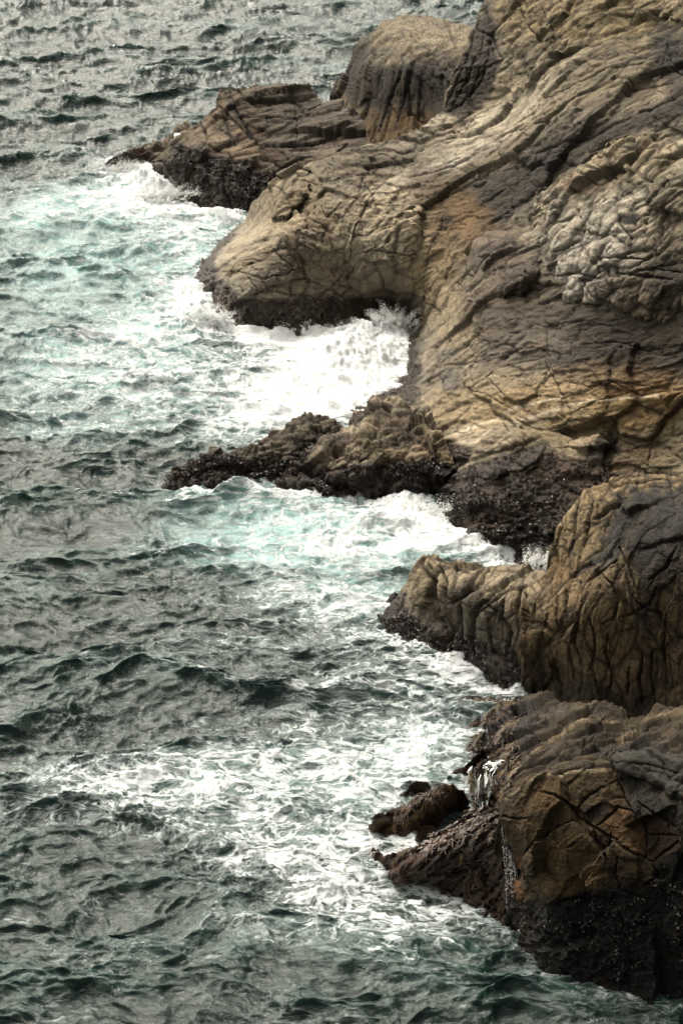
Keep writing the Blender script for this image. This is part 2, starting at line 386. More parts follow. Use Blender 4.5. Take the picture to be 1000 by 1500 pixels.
    if tide > 0:
        tz = tide*(1+.7*edge)
        mus = 1-sstep(tz*.62, tz*1.12, z+.35*fbm(Pn, 2.6, 4, sd+63)); wet = 1-sstep(tz*.9, tz*1.6, z)
    col = np.tile(np.array(base, f32), (len(P), 1))
    col *= (1+.30*fbm(Pn, .35, 4, sd+71)+.30*fbm(Pn, 1.6, 4, sd+72)+tone*.45)[:, None]
    warmth = fbm(Pn, .28, 3, sd+77); col *= np.stack([1+.10*warmth, 1+.0*warmth, 1-.22*warmth], -1)
    for it in paint:
        kind, geom, colr, stg, soft = it[:5]
        if kind == 'blob':
            cx, cy, rx, ry, rot = geom; c_, s_ = math.cos(math.radians(rot)), math.sin(math.radians(rot))
            u = ((xw-cx)*c_-(yw-cy)*s_)/rx; v = ((xw-cx)*s_+(yw-cy)*c_)/ry
            a = 1-sstep(1-soft, 1+soft, np.sqrt(u*u+v*v)+.25*fbm(np.stack([u*2.5, v*2.5, u*0], -1), 1, 4, 33))
        elif kind == 'poly':
            d = seg_d(xw, yw, geom, closed=True); d = np.where(inside(xw, yw, geom), d, -d); a = sstep(-soft, soft, d+fbm(np.stack([x/14, y/14, x*0], -1), 1, 4, 35)*soft*1.5)
        elif kind == 'line':
            pl, w = geom; d = seg_d(xj, yj, pl); a = np.exp(-(d/w)**2)
        if soft != 0 and kind != 'line': a = a*np.clip(1.05+.6*fbm(Pn, 1.3, 3, sd+85), 0, 1)
        a = (a*stg)[:, None]; col = col*(1-a)+np.array(colr, f32)*a*(1+.5*fbm(Pn, 1.1, 4, sd+81)[:, None])
        if len(it) > 5:
            ex = it[5]
            if 'mus' in ex: mus = np.maximum(mus, a[:, 0]*ex['mus'])
            if 'wet' in ex: wet = np.maximum(wet, a[:, 0]*ex['wet'])
    lum = col.mean(1, keepdims=True); col = col*.80+lum*.2*np.array([[1.02, 1, .96]])
    mc = np.array(muscol, f32)*(1+.9*fbm(Pn, 2.2, 4, sd+83))[:, None]+np.array((.03, .012, 0), f32)*sstep(0, .5, fbm(Pn, .9, 3, sd+84))[:, None]
    mm = (mus*.93)[:, None]; col = col*(1-mm)+np.maximum(mc, .006)*mm
    if mus.max() > .05:
        F1, F2, ID, D = worley((P/(.16*st['musz'])).astype(f32), sd+91)
        h += mus*(.11*(.7-F1)+.12*fbm(P.astype(f32), 2.4, 3, sd+92))*st['musz']
    col = np.clip((np.maximum(col, .004)**1.30*1.44*st['dark'])*(1-.45*np.clip(cav, 0, 1))[:, None], .003, .75)  # cav paints occlusion shade into the colour of cracks and ledge feet
    hs_ = np.clip(h, -.9, .9); P = P+Nn*(hs_*sstep(-.05, .35, face))[:, None]
    aux = np.stack([np.clip(wet, 0, 1), np.clip(mus, 0, 1), np.clip(cav, 0, 1)], -1)
    STATS[name] = (len(P), float(P[:, 2].max()))
    # turned-away side: carry every open border back and down below the water
    E = np.concatenate([Q[:, [0, 1]], Q[:, [1, 2]], Q[:, [2, 3]], Q[:, [3, 0]]]); key = np.sort(E, 1); kk = key[:, 0]*(len(P)+1)+key[:, 1]
    u, inv, cnt = np.unique(kk, return_inverse=True, return_counts=True); be = E[cnt[inv] == 1]
    bv = np.unique(be); mp = np.full(len(P), -1); mp[bv] = np.arange(len(bv))
    V = [P]; n0 = len(P); Qs = [Q]; cols = [col]; auxs = [aux]; prev = bv.copy(); prevmap = None
    prof = ((.10, -.07), (.3, -.28), (.6, -.8), (1.0, -1.8), (1.5, -4.0), (1.8, -12.0))
    if st.get('embed'): prof = ((.08, -.07), (.2, -.3))
    for j, (oy, oz) in enumerate(prof):
        b = P[bv].copy(); wob = fbm(b.astype(f32), 1.2, 3, 7)
        b[:, 1] += oy*(1+.5*wob); b[:, 2] += oz; b[:, 0] += .2*wob*oy
        if not st.get('embed'): b[:, 2] = np.maximum(b[:, 2], np.minimum(-1.5, P[bv][:, 2]))
        cur = n0+np.arange(len(bv)); n0 += len(bv)
        Qs.append(np.stack([be[:, 1] if j == 0 else prev[mp[be[:, 1]]], be[:, 0] if j == 0 else prev[mp[be[:, 0]]], cur[mp[be[:, 0]]], cur[mp[be[:, 1]]]], 1))
        V.append(b); cols.append(col[bv]*.8); auxs.append(aux[bv]); prev = cur
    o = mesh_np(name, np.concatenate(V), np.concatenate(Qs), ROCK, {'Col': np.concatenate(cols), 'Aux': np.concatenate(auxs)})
    tag(o, label, cat, group)
    o_data = dict(P=P, N=Nn, mus=mus, Lf=Lf, x=x, y=y, L=L, obj=o)
    return o_data

def shells(rk, n, name='mussel_bed', size=.05, label=None, dim=1.):
    """countless shells on the tidal band: one child mesh"""
    P, N, mus = rk['P'], rk['N'], rk['mus']
    ok = np.where((mus > .45) & (P[:, 2] > -.1) & (rk['y'] < 1515) & (rk['x'] < 1015))[0]
    if len(ok) < 50: return
    cl_ = fbm(P[ok].astype(f32), .8, 3, 77); ok = ok[cl_ > -.06]
    i = RNG.choice(ok, n); m = len(i)
    T = RNG.normal(size=(m, 3)); nn = N[i]+RNG.normal(size=(m, 3))*.35; nn /= np.linalg.norm(nn, axis=1)[:, None]
    T -= nn*np.einsum('ij,ij->i', T, nn)[:, None]; T /= np.linalg.norm(T, axis=1)[:, None]; B = np.cross(nn, T)
    s = (size*RNG.uniform(.5, 1.25, m))[:, None]
    c = P[i]+RNG.normal(size=(m, 3))*.02
    V = np.stack([c+T*s, c+B*s*.5, c-T*s, c-B*s*.5, c+nn*s*.75, c-nn*s*.5], 1).reshape(-1, 3)
    f = np.array([(0, 1, 4), (1, 2, 4), (2, 3, 4), (3, 0, 4), (1, 0, 5), (2, 1, 5), (3, 2, 5), (0, 3, 5)])
    Q = (f[None]+np.arange(m)[:, None, None]*6).reshape(-1, 3)
    k = RNG.random(m); col = np.where(k[:, None] < .72, np.array([[.02, .017, .018]]), np.where(k[:, None] < .97, np.array([[.075, .045, .03]]), np.array([[.26, .235, .20]])))
    col = .8*dim*col*RNG.uniform(.6, 1.4, (m, 1)); col = np.repeat(col, 6, 0)
    o = mesh_np(name, V, Q, SHELL, {'Col': col}, smooth=False, parent=rk['obj']); o['kind'] = 'stuff'
    if label: o['label'] = label

def weed(rk, n, test, length=.35, name='seaweed', cols=((.05, .022, .008), (.09, .045, .012), (.16, .09, .01)), flow=(-.3, -.5, -1)):
    """hanging straps of weed, countless: one child mesh"""
    P, N = rk['P'], rk['N']
    ok = np.where(test(rk['x'], rk['y'], P) & (P[:, 2] > -.15))[0]
    if len(ok) < 20: return
    i = RNG.choice(ok, n); m = len(i); K = 5
    D = np.array(flow)[None]+RNG.normal(size=(m, 3))*.45; D -= N[i]*np.einsum('ij,ij->i', D, N[i])[:, None]; D /= np.linalg.norm(D, axis=1)[:, None]+1e-6
    W = np.cross(D, N[i]); ln = (length*RNG.uniform(.4, 1.5, m))[:, None]; wd = (.018*RNG.uniform(.6, 1.8, m))[:, None]
    V = []; c = P[i]+N[i]*.01; bend = RNG.normal(size=(m, 1))*.3
    for k in range(K):
        t = k/(K-1); lift = math.sin(t*math.pi)*.07+.01
        p = c+D*ln*t+N[i]*ln*lift+W*ln*bend*t*t; w = wd*(1-.75*t)
        V += [p-W*w, p+W*w]
    V = np.stack(V, 1).reshape(-1, 3)
    f = np.array([(2*k, 2*k+1, 2*k+3, 2*k+2) for k in range(K-1)]); Q = (f[None]+np.arange(m)[:, None, None]*2*K).reshape(-1, 4)
    cc = .6*np.array(cols)[RNG.choice(len(cols), m, p=[.5, .38, .12] if len(cols) == 3 else None)]*RNG.uniform(.6, 1.3, (m, 1)); cc = np.repeat(cc, 2*K, 0)
    o = mesh_np(name, V, Q, WEED, {'Col': cc}, parent=rk['obj']); o['kind'] = 'stuff'

# ------------------------------------------------------------------ the sea cliff (terrain)
cliff_poly = [(355,322),(372,292),(402,262),(438,242),(480,228),(530,210),(580,196),(615,190),(648,168),(662,120),(680,70),(698,35),(716,-10),(722,-100),(1130,-100),(1130,880),
  (830,880),(800,828),(760,812),(700,795),(675,770),(650,755),(636,725),(600,700),(540,640),(514,600),(545,582),(566,560),(592,543),(587,505),(602,478),(560,466),(500,480),(430,487),(345,482),(310,490),(322,465),(316,440),(290,418),(286,402),(300,378),(325,345)]
cliff_water = [[(830,850),(800,828),(760,812),(700,795),(675,770),(650,755),(636,725)],
  [(514,600),(545,582),(566,560),(592,543),(587,505),(602,480),(560,467),(500,480),(430,487),(345,482),(310,490),(320,465),(314,440),(288,416),(286,402)]]
cliff_ctrl = [(300,378,4),(325,345,16),(355,322,25),(400,265,118),(372,292,70),(440,242,165),(480,228,180),(530,210,200),(580,196,214),(620,188,226),(650,168,245),(662,120,285),(680,70,320),(700,35,340),(716,-10,365),(722,-100,400),
  (350,380,62),(350,430,42),(400,340,108),(400,400,72),(450,320,130),(450,390,80),(450,440,40),(520,280,160),(520,350,110),(520,420,45),(600,260,190),(600,330,150),(600,400,90),(620,450,45),
  (650,380,132),(650,450,90),(640,520,62),(640,580,52),(600,560,18),(590,620,15),(620,670,20),(700,450,165),(700,520,132),(700,600,96),(680,680,52),(700,730,38),(760,700,72),(760,770,28),(820,740,62),(850,800,40),
  (700,370,190),(700,300,215),(700,220,250),(740,150,290),(740,60,350),(800,350,270),(800,270,310),(800,180,350),(800,100,385),(800,20,420),(800,440,222),(800,530,176),(800,620,122),(850,680,105),
  (900,150,440),(900,60,470),(900,260,385),(900,360,330),(900,450,268),(900,540,208),(900,640,140),(960,700,110),(1000,150,505),(1000,20,550),(1000,250,450),(1000,350,385),(1000,450,312),(1000,550,240),(1000,650,165),
  (1120,-90,680),(1120,200,540),(1120,500,380),(1120,700,240),(1100,860,130),(900,-90,520),(780,-90,450),(900,860,30)]
# hand-read fractures: (polyline, width px, depth in widths)
K = []
def ck(w, d, *p): K.append((list(p), w, d))
for p in [[(530,228),(560,222),(590,238),(620,215),(668,200)],[(440,262),(470,270),(500,262),(540,250)],[(400,270),(425,290),(430,312),(412,330)],[(455,322),(480,335),(470,350)],
  [(522,254),(548,290),(560,320),(540,345),(500,350)],[(580,225),(560,270),(540,300),(522,340),(515,370),(500,400)],[(398,362),(412,378),(430,390),(420,402)],[(340,380),(380,375),(420,362)],
  [(520,372),(556,365),(600,375),(628,360)],[(556,395),(562,420),(575,440)],[(548,240),(530,262),(520,300)],[(650,300),(640,340),(626,380),(620,430)],[(470,300),(478,320),(500,300)],
  [(315,402),(350,398),(385,410),(420,400),(450,388)],[(360,400),(378,425),(372,440)],[(500,402),(480,420),(460,440)],
  [(716,552),(730,570),(745,585),(760,598)],[(690,572),(716,555),(735,540)],[(690,572),(715,580),(750,600),(760,608)],[(735,614),(742,628),(748,640)],[(805,540),(820,565),(838,600)],[(838,600),(842,612),(830,625),(800,632)],
  [(757,615),(770,625),(790,632)],[(615,570),(614,600),(620,630),(626,655)],[(600,630),(618,638),(640,670)],[(700,575),(690,545),(700,520),(730,500)],[(620,500),(640,485),(655,470)],
  [(640,655),(680,668),(720,668),(760,655),(790,645)],[(800,480),(803,520),(806,545),(800,570)],[(690,380),(682,400),(668,420)],[(830,560),(870,570),(900,560),(940,580),(1000,570)],[(905,640),(930,655),(950,650),(945,690)],
  [(838,612),(880,590),(930,575)],[(850,505),(900,500),(950,515),(1000,505)],[(660,460),(655,500),(640,530)],[(770,470),(800,480),(860,470),(900,480)],
  [(630,415),(620,440),(640,455),(636,480)],[(650,430),(680,400),(700,410)],[(700,430),(690,470),(700,500)],[(720,520),(780,510),(830,520)],[(640,540),(700,530),(720,520)]]: K.append((p, 1.9, 1.5))
for p in [[(840,60),(860,45),(900,28),(950,24),(1000,30)],[(790,58),(800,30),(795,0)],[(762,0),(765,25),(780,45),(795,65)],[(700,45),(720,55),(732,75)],[(715,20),(722,60),(738,85)],[(898,0),(897,30)],[(825,75),(835,62)],
  [(800,150),(850,125),(900,105),(950,98)],[(760,110),(800,90),(840,78)],[(880,140),(900,130),(950,122),(985,120)],[(760,240),(800,220),(850,205),(900,180),(950,160),(1000,135)],[(740,200),(790,185),(830,175)],
  [(760,190),(740,215),(715,235)],[(980,70),(985,100),(1000,110)],[(985,60),(975,95)],[(650,240),(700,225),(750,195),(800,170)],[(600,265),(640,255),(690,235)],[(640,290),(700,260),(750,230),(790,215)],
  [(700,300),(750,270),(790,235)],[(860,225),(880,215),(920,200)],[(720,330),(760,300),(800,262)],[(640,210),(680,195),(700,170),(735,150)],[(560,215),(590,222),(640,200)]]: K.append((p, 2.4, 2.0))
for p in [[(660,120),(676,100),(690,60),(705,30)],[(652,165),(672,120),(690,80)],[(662,165),(684,120),(700,80),(712,40)],[(676,160),(694,130),(706,95)],[(684,150),(704,120),(716,90),(722,60)]]: K.append((p, 2.2, 2.5))
cliff_paint = [
  ('blob',(760,110,150,70,28),BUFF,.6,.5),('blob',(880,95,140,60,20),(.20,.168,.108),.75,.5),('blob',(960,60,80,60,0),(.15,.12,.075),.6,.5),('blob',(780,40,70,50,0),(.19,.155,.10),.6,.5),('blob',(870,20,150,45,0),(.27,.215,.11),.8,.4),('blob',(640,175,80,16,32),PALE,.5,.5),
  ('blob',(720,180,120,26,33),PALE,.55,.6),('blob',(650,245,120,14,22),(.45,.42,.36),.6,.6),('blob',(610,230,70,14,15),GREY,.7,.5),
  ('poly',[(600,190),(530,208),(470,230),(450,250),(520,245),(600,225),(650,200)],(.13,.115,.095),.6,8),
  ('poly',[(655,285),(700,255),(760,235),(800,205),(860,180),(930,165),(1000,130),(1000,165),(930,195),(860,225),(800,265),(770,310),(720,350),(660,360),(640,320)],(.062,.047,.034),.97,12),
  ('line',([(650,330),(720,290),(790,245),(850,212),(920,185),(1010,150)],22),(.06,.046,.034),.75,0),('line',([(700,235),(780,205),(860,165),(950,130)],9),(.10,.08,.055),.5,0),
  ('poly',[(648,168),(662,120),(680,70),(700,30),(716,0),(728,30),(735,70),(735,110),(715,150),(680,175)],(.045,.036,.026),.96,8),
  ('blob',(640,290,40,60,30),(.09,.066,.044),.6,.5),('blob',(660,330,40,60,20),OCH,.3,.5),('blob',(700,330,26,60,35),OCH,.4,.5),('blob',(630,390,40,60,20),(.25,.18,.09),.6,.5),
  ('blob',(520,330,60,36,35),BUFF,.6,.5),('blob',(580,320,40,60,25),BUFF,.6,.5),('blob',(370,350,60,20,28),BUFF,.6,.5),('blob',(430,300,50,40,10),(.27,.215,.125),.5,.5),('blob',(470,400,50,30,20),(.3,.25,.17),.4,.5),
  ('blob',(850,495,180,58,-8),(.085,.068,.05),.88,.4),('blob',(745,460,70,75,20),(.115,.09,.066),.8,.5),('blob',(800,420,50,60,0),(.12,.10,.075),.6,.5),('blob',(930,490,100,60,0),(.06,.045,.03),.8,.5),('blob',(760,520,70,40,10),(.19,.165,.14),.5,.5),
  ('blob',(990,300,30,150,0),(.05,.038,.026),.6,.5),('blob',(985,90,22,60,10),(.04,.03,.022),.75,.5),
  ('blob',(700,600,110,50,12),(.36,.285,.17),.6,.5),('blob',(660,470,30,60,30),(.38,.31,.2),.6,.5),('blob',(800,590,120,30,20),(.33,.235,.115),.6,.5),('blob',(940,590,80,40,10),OCH,.75,.5),('blob',(870,620,90,26,15),(.31,.24,.12),.6,.5),('blob',(690,640,90,20,12),PALE,.4,.5),
  ('blob',(830,665,90,22,10),(.33,.275,.185),.6,.5),('blob',(960,660,50,20,0),(.22,.17,.10),.6,.5),('poly',[(870,640),(900,612),(905,660),(880,690),(840,690)],(.03,.022,.016),.85,6),
  ('blob',(662,560,16,14,0),(.13,.12,.125),.7,.4),('blob',(655,520,14,10,30),(.12,.115,.12),.6,.4),
  ('line',([(630,650),(700,620),(760,600),(830,585)],1.6),(.55,.50,.40),.8,0),('line',([(680,655),(720,632),(790,612),(870,590),(970,580)],1.8),(.55,.50,.40),.8,0),('line',([(690,175),(740,140),(790,115)],2),(.55,.48,.34),.6,0),
  ('poly',[(636,720),(640,690),(690,688),(740,668),(790,650),(830,672),(880,690),(1000,700),(1000,880),(830,880),(760,815),(680,790)],MUS,.9,10,dict(mus=.95,wet=.7)),
  ('poly',[(286,402),(310,380),(325,400),(350,440),(400,440),(450,435),(520,440),(590,445),(610,480),(560,480),(430,500),(310,500),(300,440)],MUS,.85,8,dict(mus=.9,wet=.7)),
  ('poly',[(600,455),(615,470),(600,500),(612,530),(585,560),(520,604),(500,600),(560,555),(585,530),(580,500)],MUS,.85,6,dict(mus=.8,wet=.7)),
  ('poly',[(600,640),(650,640),(700,660),(660,690),(640,700),(600,690)],DBR,.8,6,dict(mus=.7)),
]
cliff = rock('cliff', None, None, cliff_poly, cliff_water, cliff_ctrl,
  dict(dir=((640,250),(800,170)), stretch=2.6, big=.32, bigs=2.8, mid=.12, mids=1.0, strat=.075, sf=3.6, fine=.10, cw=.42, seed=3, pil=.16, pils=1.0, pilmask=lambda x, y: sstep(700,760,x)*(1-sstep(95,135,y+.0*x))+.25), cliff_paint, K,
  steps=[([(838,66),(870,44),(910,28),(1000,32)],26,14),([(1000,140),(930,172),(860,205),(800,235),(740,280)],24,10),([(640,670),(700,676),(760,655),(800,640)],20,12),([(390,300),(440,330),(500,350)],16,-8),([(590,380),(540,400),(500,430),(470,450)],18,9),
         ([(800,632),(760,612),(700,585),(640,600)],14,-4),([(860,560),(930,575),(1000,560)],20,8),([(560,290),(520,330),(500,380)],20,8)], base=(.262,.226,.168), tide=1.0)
tag(cliff['obj'], 'tall tan and brown layered sea cliff sloping down from the upper right to the surf', kind='structure')
shells(cliff, 9000)
CL = cliff['Lf']

# knobbly pale slabs and blocks lying on the cliff
KN = []
for p in [[(850,262),(862,250),(880,255),(890,262)],[(806,275),(830,262),(855,258),(875,270)],[(836,235),(850,262)],[(880,180),(870,200),(890,210),(886,250),(900,262)],[(905,240),(930,220),(940,200),(965,180)],[(905,262),(900,300),(912,335),(928,352)],
  [(930,330),(960,300),(990,270)],[(880,345),(878,375),(888,400),(900,430)],[(880,380),(910,378),(945,380)],[(812,310),(840,300),(850,320)],[(850,330),(846,350),(830,365),(810,372)],[(820,268),(815,290),(800,305)],[(800,340),(810,330),(845,315)],
  [(870,300),(850,330)],[(935,400),(960,395),(1000,400)],[(940,240),(960,232),(1000,225)],[(945,345),(950,310),(965,300)],[(965,360),(970,320),(985,300)],[(855,410),(870,425),(890,440),(925,455)],[(820,405),(850,400),(880,410)],[(900,400),(940,405),(990,410)]]: KN.append((p, 2.6, 2.2))
knob_poly = [(800,285),(830,262),(862,240),(905,218),(950,200),(1010,190),(1130,180),(1130,520),(1010,470),(940,462),(900,448),(860,440),(820,418),(795,385),(785,340),(790,300)]
knob = rock('knobbly_slab', 'pale grey knobbly slab of cracked rounded lumps on the upper right of the cliff', 'rock slab', knob_poly, [], [], 
  dict(dir=((830,330),(960,240)), stretch=1.9, big=.4, bigs=2.6, mid=.12, mids=1.0, pil=.24, pils=1.3, strat=.07, sf=2.6, fine=.07, seed=9, embed=1, wobble=14), 
  [('blob',(870,390,70,60,10),(.44,.415,.37),.7,.5),('blob',(860,240,60,40,30),(.31,.255,.155),.6,.5),('blob',(940,230,70,50,30),(.29,.235,.135),.6,.5),('blob',(960,430,80,50,0),(.13,.10,.07),.7,.5),('blob',(1000,350,40,90,0),(.19,.155,.10),.6,.5),('blob',(920,322,16,8,0),(.02,.018,.014),.9,.4),('blob',(985,400,30,40,0),(.035,.028,.02),.8,.5),('blob',(850,275,40,10,0),(.3,.19,.14),.5,.5)],
  KN, base=(.335,.295,.225), baseL=CL, patch=(13,60,4), tide=0)
brown = rock('brown_block', 'dull brown rounded block jutting from the middle of the cliff', 'rock', [(684,392),(688,350),(712,338),(745,336),(770,350),(790,375),(792,405),(770,425),(735,440),(712,412),(694,402)], [], [],
  dict(dir=((700,380),(760,350)), big=.35, bigs=1.6, mid=.10, mids=.8, strat=.07, seed=12, embed=1, wobble=12), [('blob',(735,400,30,30,0),(.10,.078,.058),.5,.5)], [([(715,345),(718,370),(724,400),(722,415)],2.2,1.5),([(735,352),(760,362),(772,380)],2,1.2),([(700,345),(740,350),(760,345)],1.6,1.2)], base=(.15,.118,.088), baseL=CL, patch=(15,26,2), tide=0)
for i, (lb, poly, hh, cl, sdv) in enumerate([
  ('small angular pale boulder at the left edge of the knobbly slab', [(792,392),(798,352),(812,325),(842,320),(848,345),(836,372),(822,395)], 11, (.27,.235,.18), 21),
  ('narrow upright tan block at the foot of the smooth slab', [(600,640),(602,600),(618,595),(640,610),(636,650),(626,662)], 8, (.30,.225,.12), 22),
  ('flat triangular tan block above the barnacled toe of the cliff', [(698,690),(745,668),(800,645),(880,622),(900,650),(860,680),(780,700),(720,712)], 10, (.32,.265,.18), 23),
  ('tan wedge of rock above the white splash', [(618,478),(622,440),(640,415),(662,405),(680,425),(668,470),(650,510),(625,520)], 9, (.31,.25,.155), 24),
  ('buff faceted bulge in the middle of the headland face', [(510,400),(514,340),(540,300),(590,285),(625,300),(622,360),(600,400),(560,440),(525,440)], 12, (.36,.30,.21), 25),
  ('long flat tan slab dipping to the left tip of the headland', [(305,385),(345,352),(400,322),(438,310),(452,330),(430,362),(385,385),(340,402),(312,405)], 8, (.345,.285,.195), 26),
  ('small dark brown stone lodged above the dull brown block', [(770,318),(780,300),(805,295),(808,312),(795,328),(778,330)], 8, (.11,.085,.062), 27),
  ('cream rounded shoulder of rock at the upper end of the headland crest', [(392,300),(402,268),(430,248),(455,252),(450,290),(428,318),(402,322)], 9, (.29,.235,.155), 28),
  ('ochre capping ledge with a dark undercut along the top of the cliff', [(795,62),(800,20),(800,-60),(1110,-60),(1110,40),(1000,30),(960,26),(905,30),(868,46),(838,66)], 9, (.27,.21,.10), 29)]):
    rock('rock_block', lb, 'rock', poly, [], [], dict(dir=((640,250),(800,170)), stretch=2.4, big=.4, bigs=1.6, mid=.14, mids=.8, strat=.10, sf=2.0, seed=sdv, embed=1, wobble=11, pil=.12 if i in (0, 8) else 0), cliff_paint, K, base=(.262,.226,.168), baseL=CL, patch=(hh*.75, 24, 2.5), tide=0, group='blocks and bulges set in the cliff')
# mussel-covered toe of the cliff
toe = rock('mussel_covered_ledge', 'dark mussel and barnacle covered ledge at the foot of the cliff beside the inlet', 'rock ledge',
  [(636,742),(640,712),(668,700),(720,706),(780,700),(850,700),(900,716),(930,760),(900,840),(830,850),(800,830),(752,812),(728,800),(700,796),(676,772),(652,762)], [[(830,850),(800,830),(752,812),(728,800),(700,796),(676,772),(652,762),(636,742)]],
  [(640,712,26),(668,700,40),(720,706,55),(780,700,72),(850,700,84),(900,716,90),(700,745,32),(760,750,42),(820,770,45),(760,790,18),(900,800,60),(930,760,80)],
  dict(dir=((660,760),(800,740)), big=.5, bigs=1.5, mid=.2, mids=.6, strat=.08, seed=31, pil=.15, pils=.5, musz=1.25), [('blob',(790,700,90,12,0),(.2,.165,.12),.5,.5),('poly',[(630,700),(960,715),(960,860),(630,860)],MUS,.8,12,dict(mus=1.,wet=.6)),('blob',(680,733,5,6,0),(.3,.2,.03),.8,.4)], [], base=(.10,.075,.05), tide=3.0)
shells(toe, 9000)

# ------------------------------------------------------------------ domed boulder at the back
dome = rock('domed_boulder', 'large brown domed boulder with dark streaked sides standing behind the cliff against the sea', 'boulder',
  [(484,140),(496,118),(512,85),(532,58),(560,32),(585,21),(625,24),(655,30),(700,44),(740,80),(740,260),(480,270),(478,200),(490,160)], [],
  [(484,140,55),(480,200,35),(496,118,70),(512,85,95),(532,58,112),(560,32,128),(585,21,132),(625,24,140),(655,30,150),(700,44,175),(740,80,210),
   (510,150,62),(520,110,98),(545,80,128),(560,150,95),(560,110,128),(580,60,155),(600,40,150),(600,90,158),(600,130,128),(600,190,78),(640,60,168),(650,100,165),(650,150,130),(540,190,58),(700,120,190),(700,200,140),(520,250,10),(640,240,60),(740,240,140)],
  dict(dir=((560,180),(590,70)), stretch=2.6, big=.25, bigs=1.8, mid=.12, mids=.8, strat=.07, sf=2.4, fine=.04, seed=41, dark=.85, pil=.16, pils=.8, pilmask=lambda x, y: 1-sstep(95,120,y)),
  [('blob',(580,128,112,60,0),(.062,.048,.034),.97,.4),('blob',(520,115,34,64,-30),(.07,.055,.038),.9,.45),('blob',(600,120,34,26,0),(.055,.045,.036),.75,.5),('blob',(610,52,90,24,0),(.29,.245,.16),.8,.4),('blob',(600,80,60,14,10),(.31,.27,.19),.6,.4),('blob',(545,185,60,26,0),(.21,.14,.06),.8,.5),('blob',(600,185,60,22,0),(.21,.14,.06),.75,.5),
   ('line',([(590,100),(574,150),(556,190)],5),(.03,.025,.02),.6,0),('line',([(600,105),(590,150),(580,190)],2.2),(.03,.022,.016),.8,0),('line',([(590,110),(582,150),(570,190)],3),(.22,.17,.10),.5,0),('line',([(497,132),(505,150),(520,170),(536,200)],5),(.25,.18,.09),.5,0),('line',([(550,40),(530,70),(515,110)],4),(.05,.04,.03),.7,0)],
  [([(588,105),(572,150),(556,195)],2.4,1.6),([(600,105),(592,150),(584,180)],2,2),([(600,90),(620,82),(650,80),(668,72)],2,1.8),([(605,55),(620,70),(640,82)],2,1.6),([(585,85),(600,75),(615,90),(640,95)],2,1.8),([(648,25),(660,50),(670,75)],2,1.5),([(560,60),(590,45),(640,50)],1.8,1.5),([(530,110),(545,90),(565,75)],1.8,1.5),([(632,80),(645,105),(668,100)],2,1.6),([(600,165),(615,180),(640,175)],1.6,1.3)],
  base=(.22,.175,.105), tide=0)

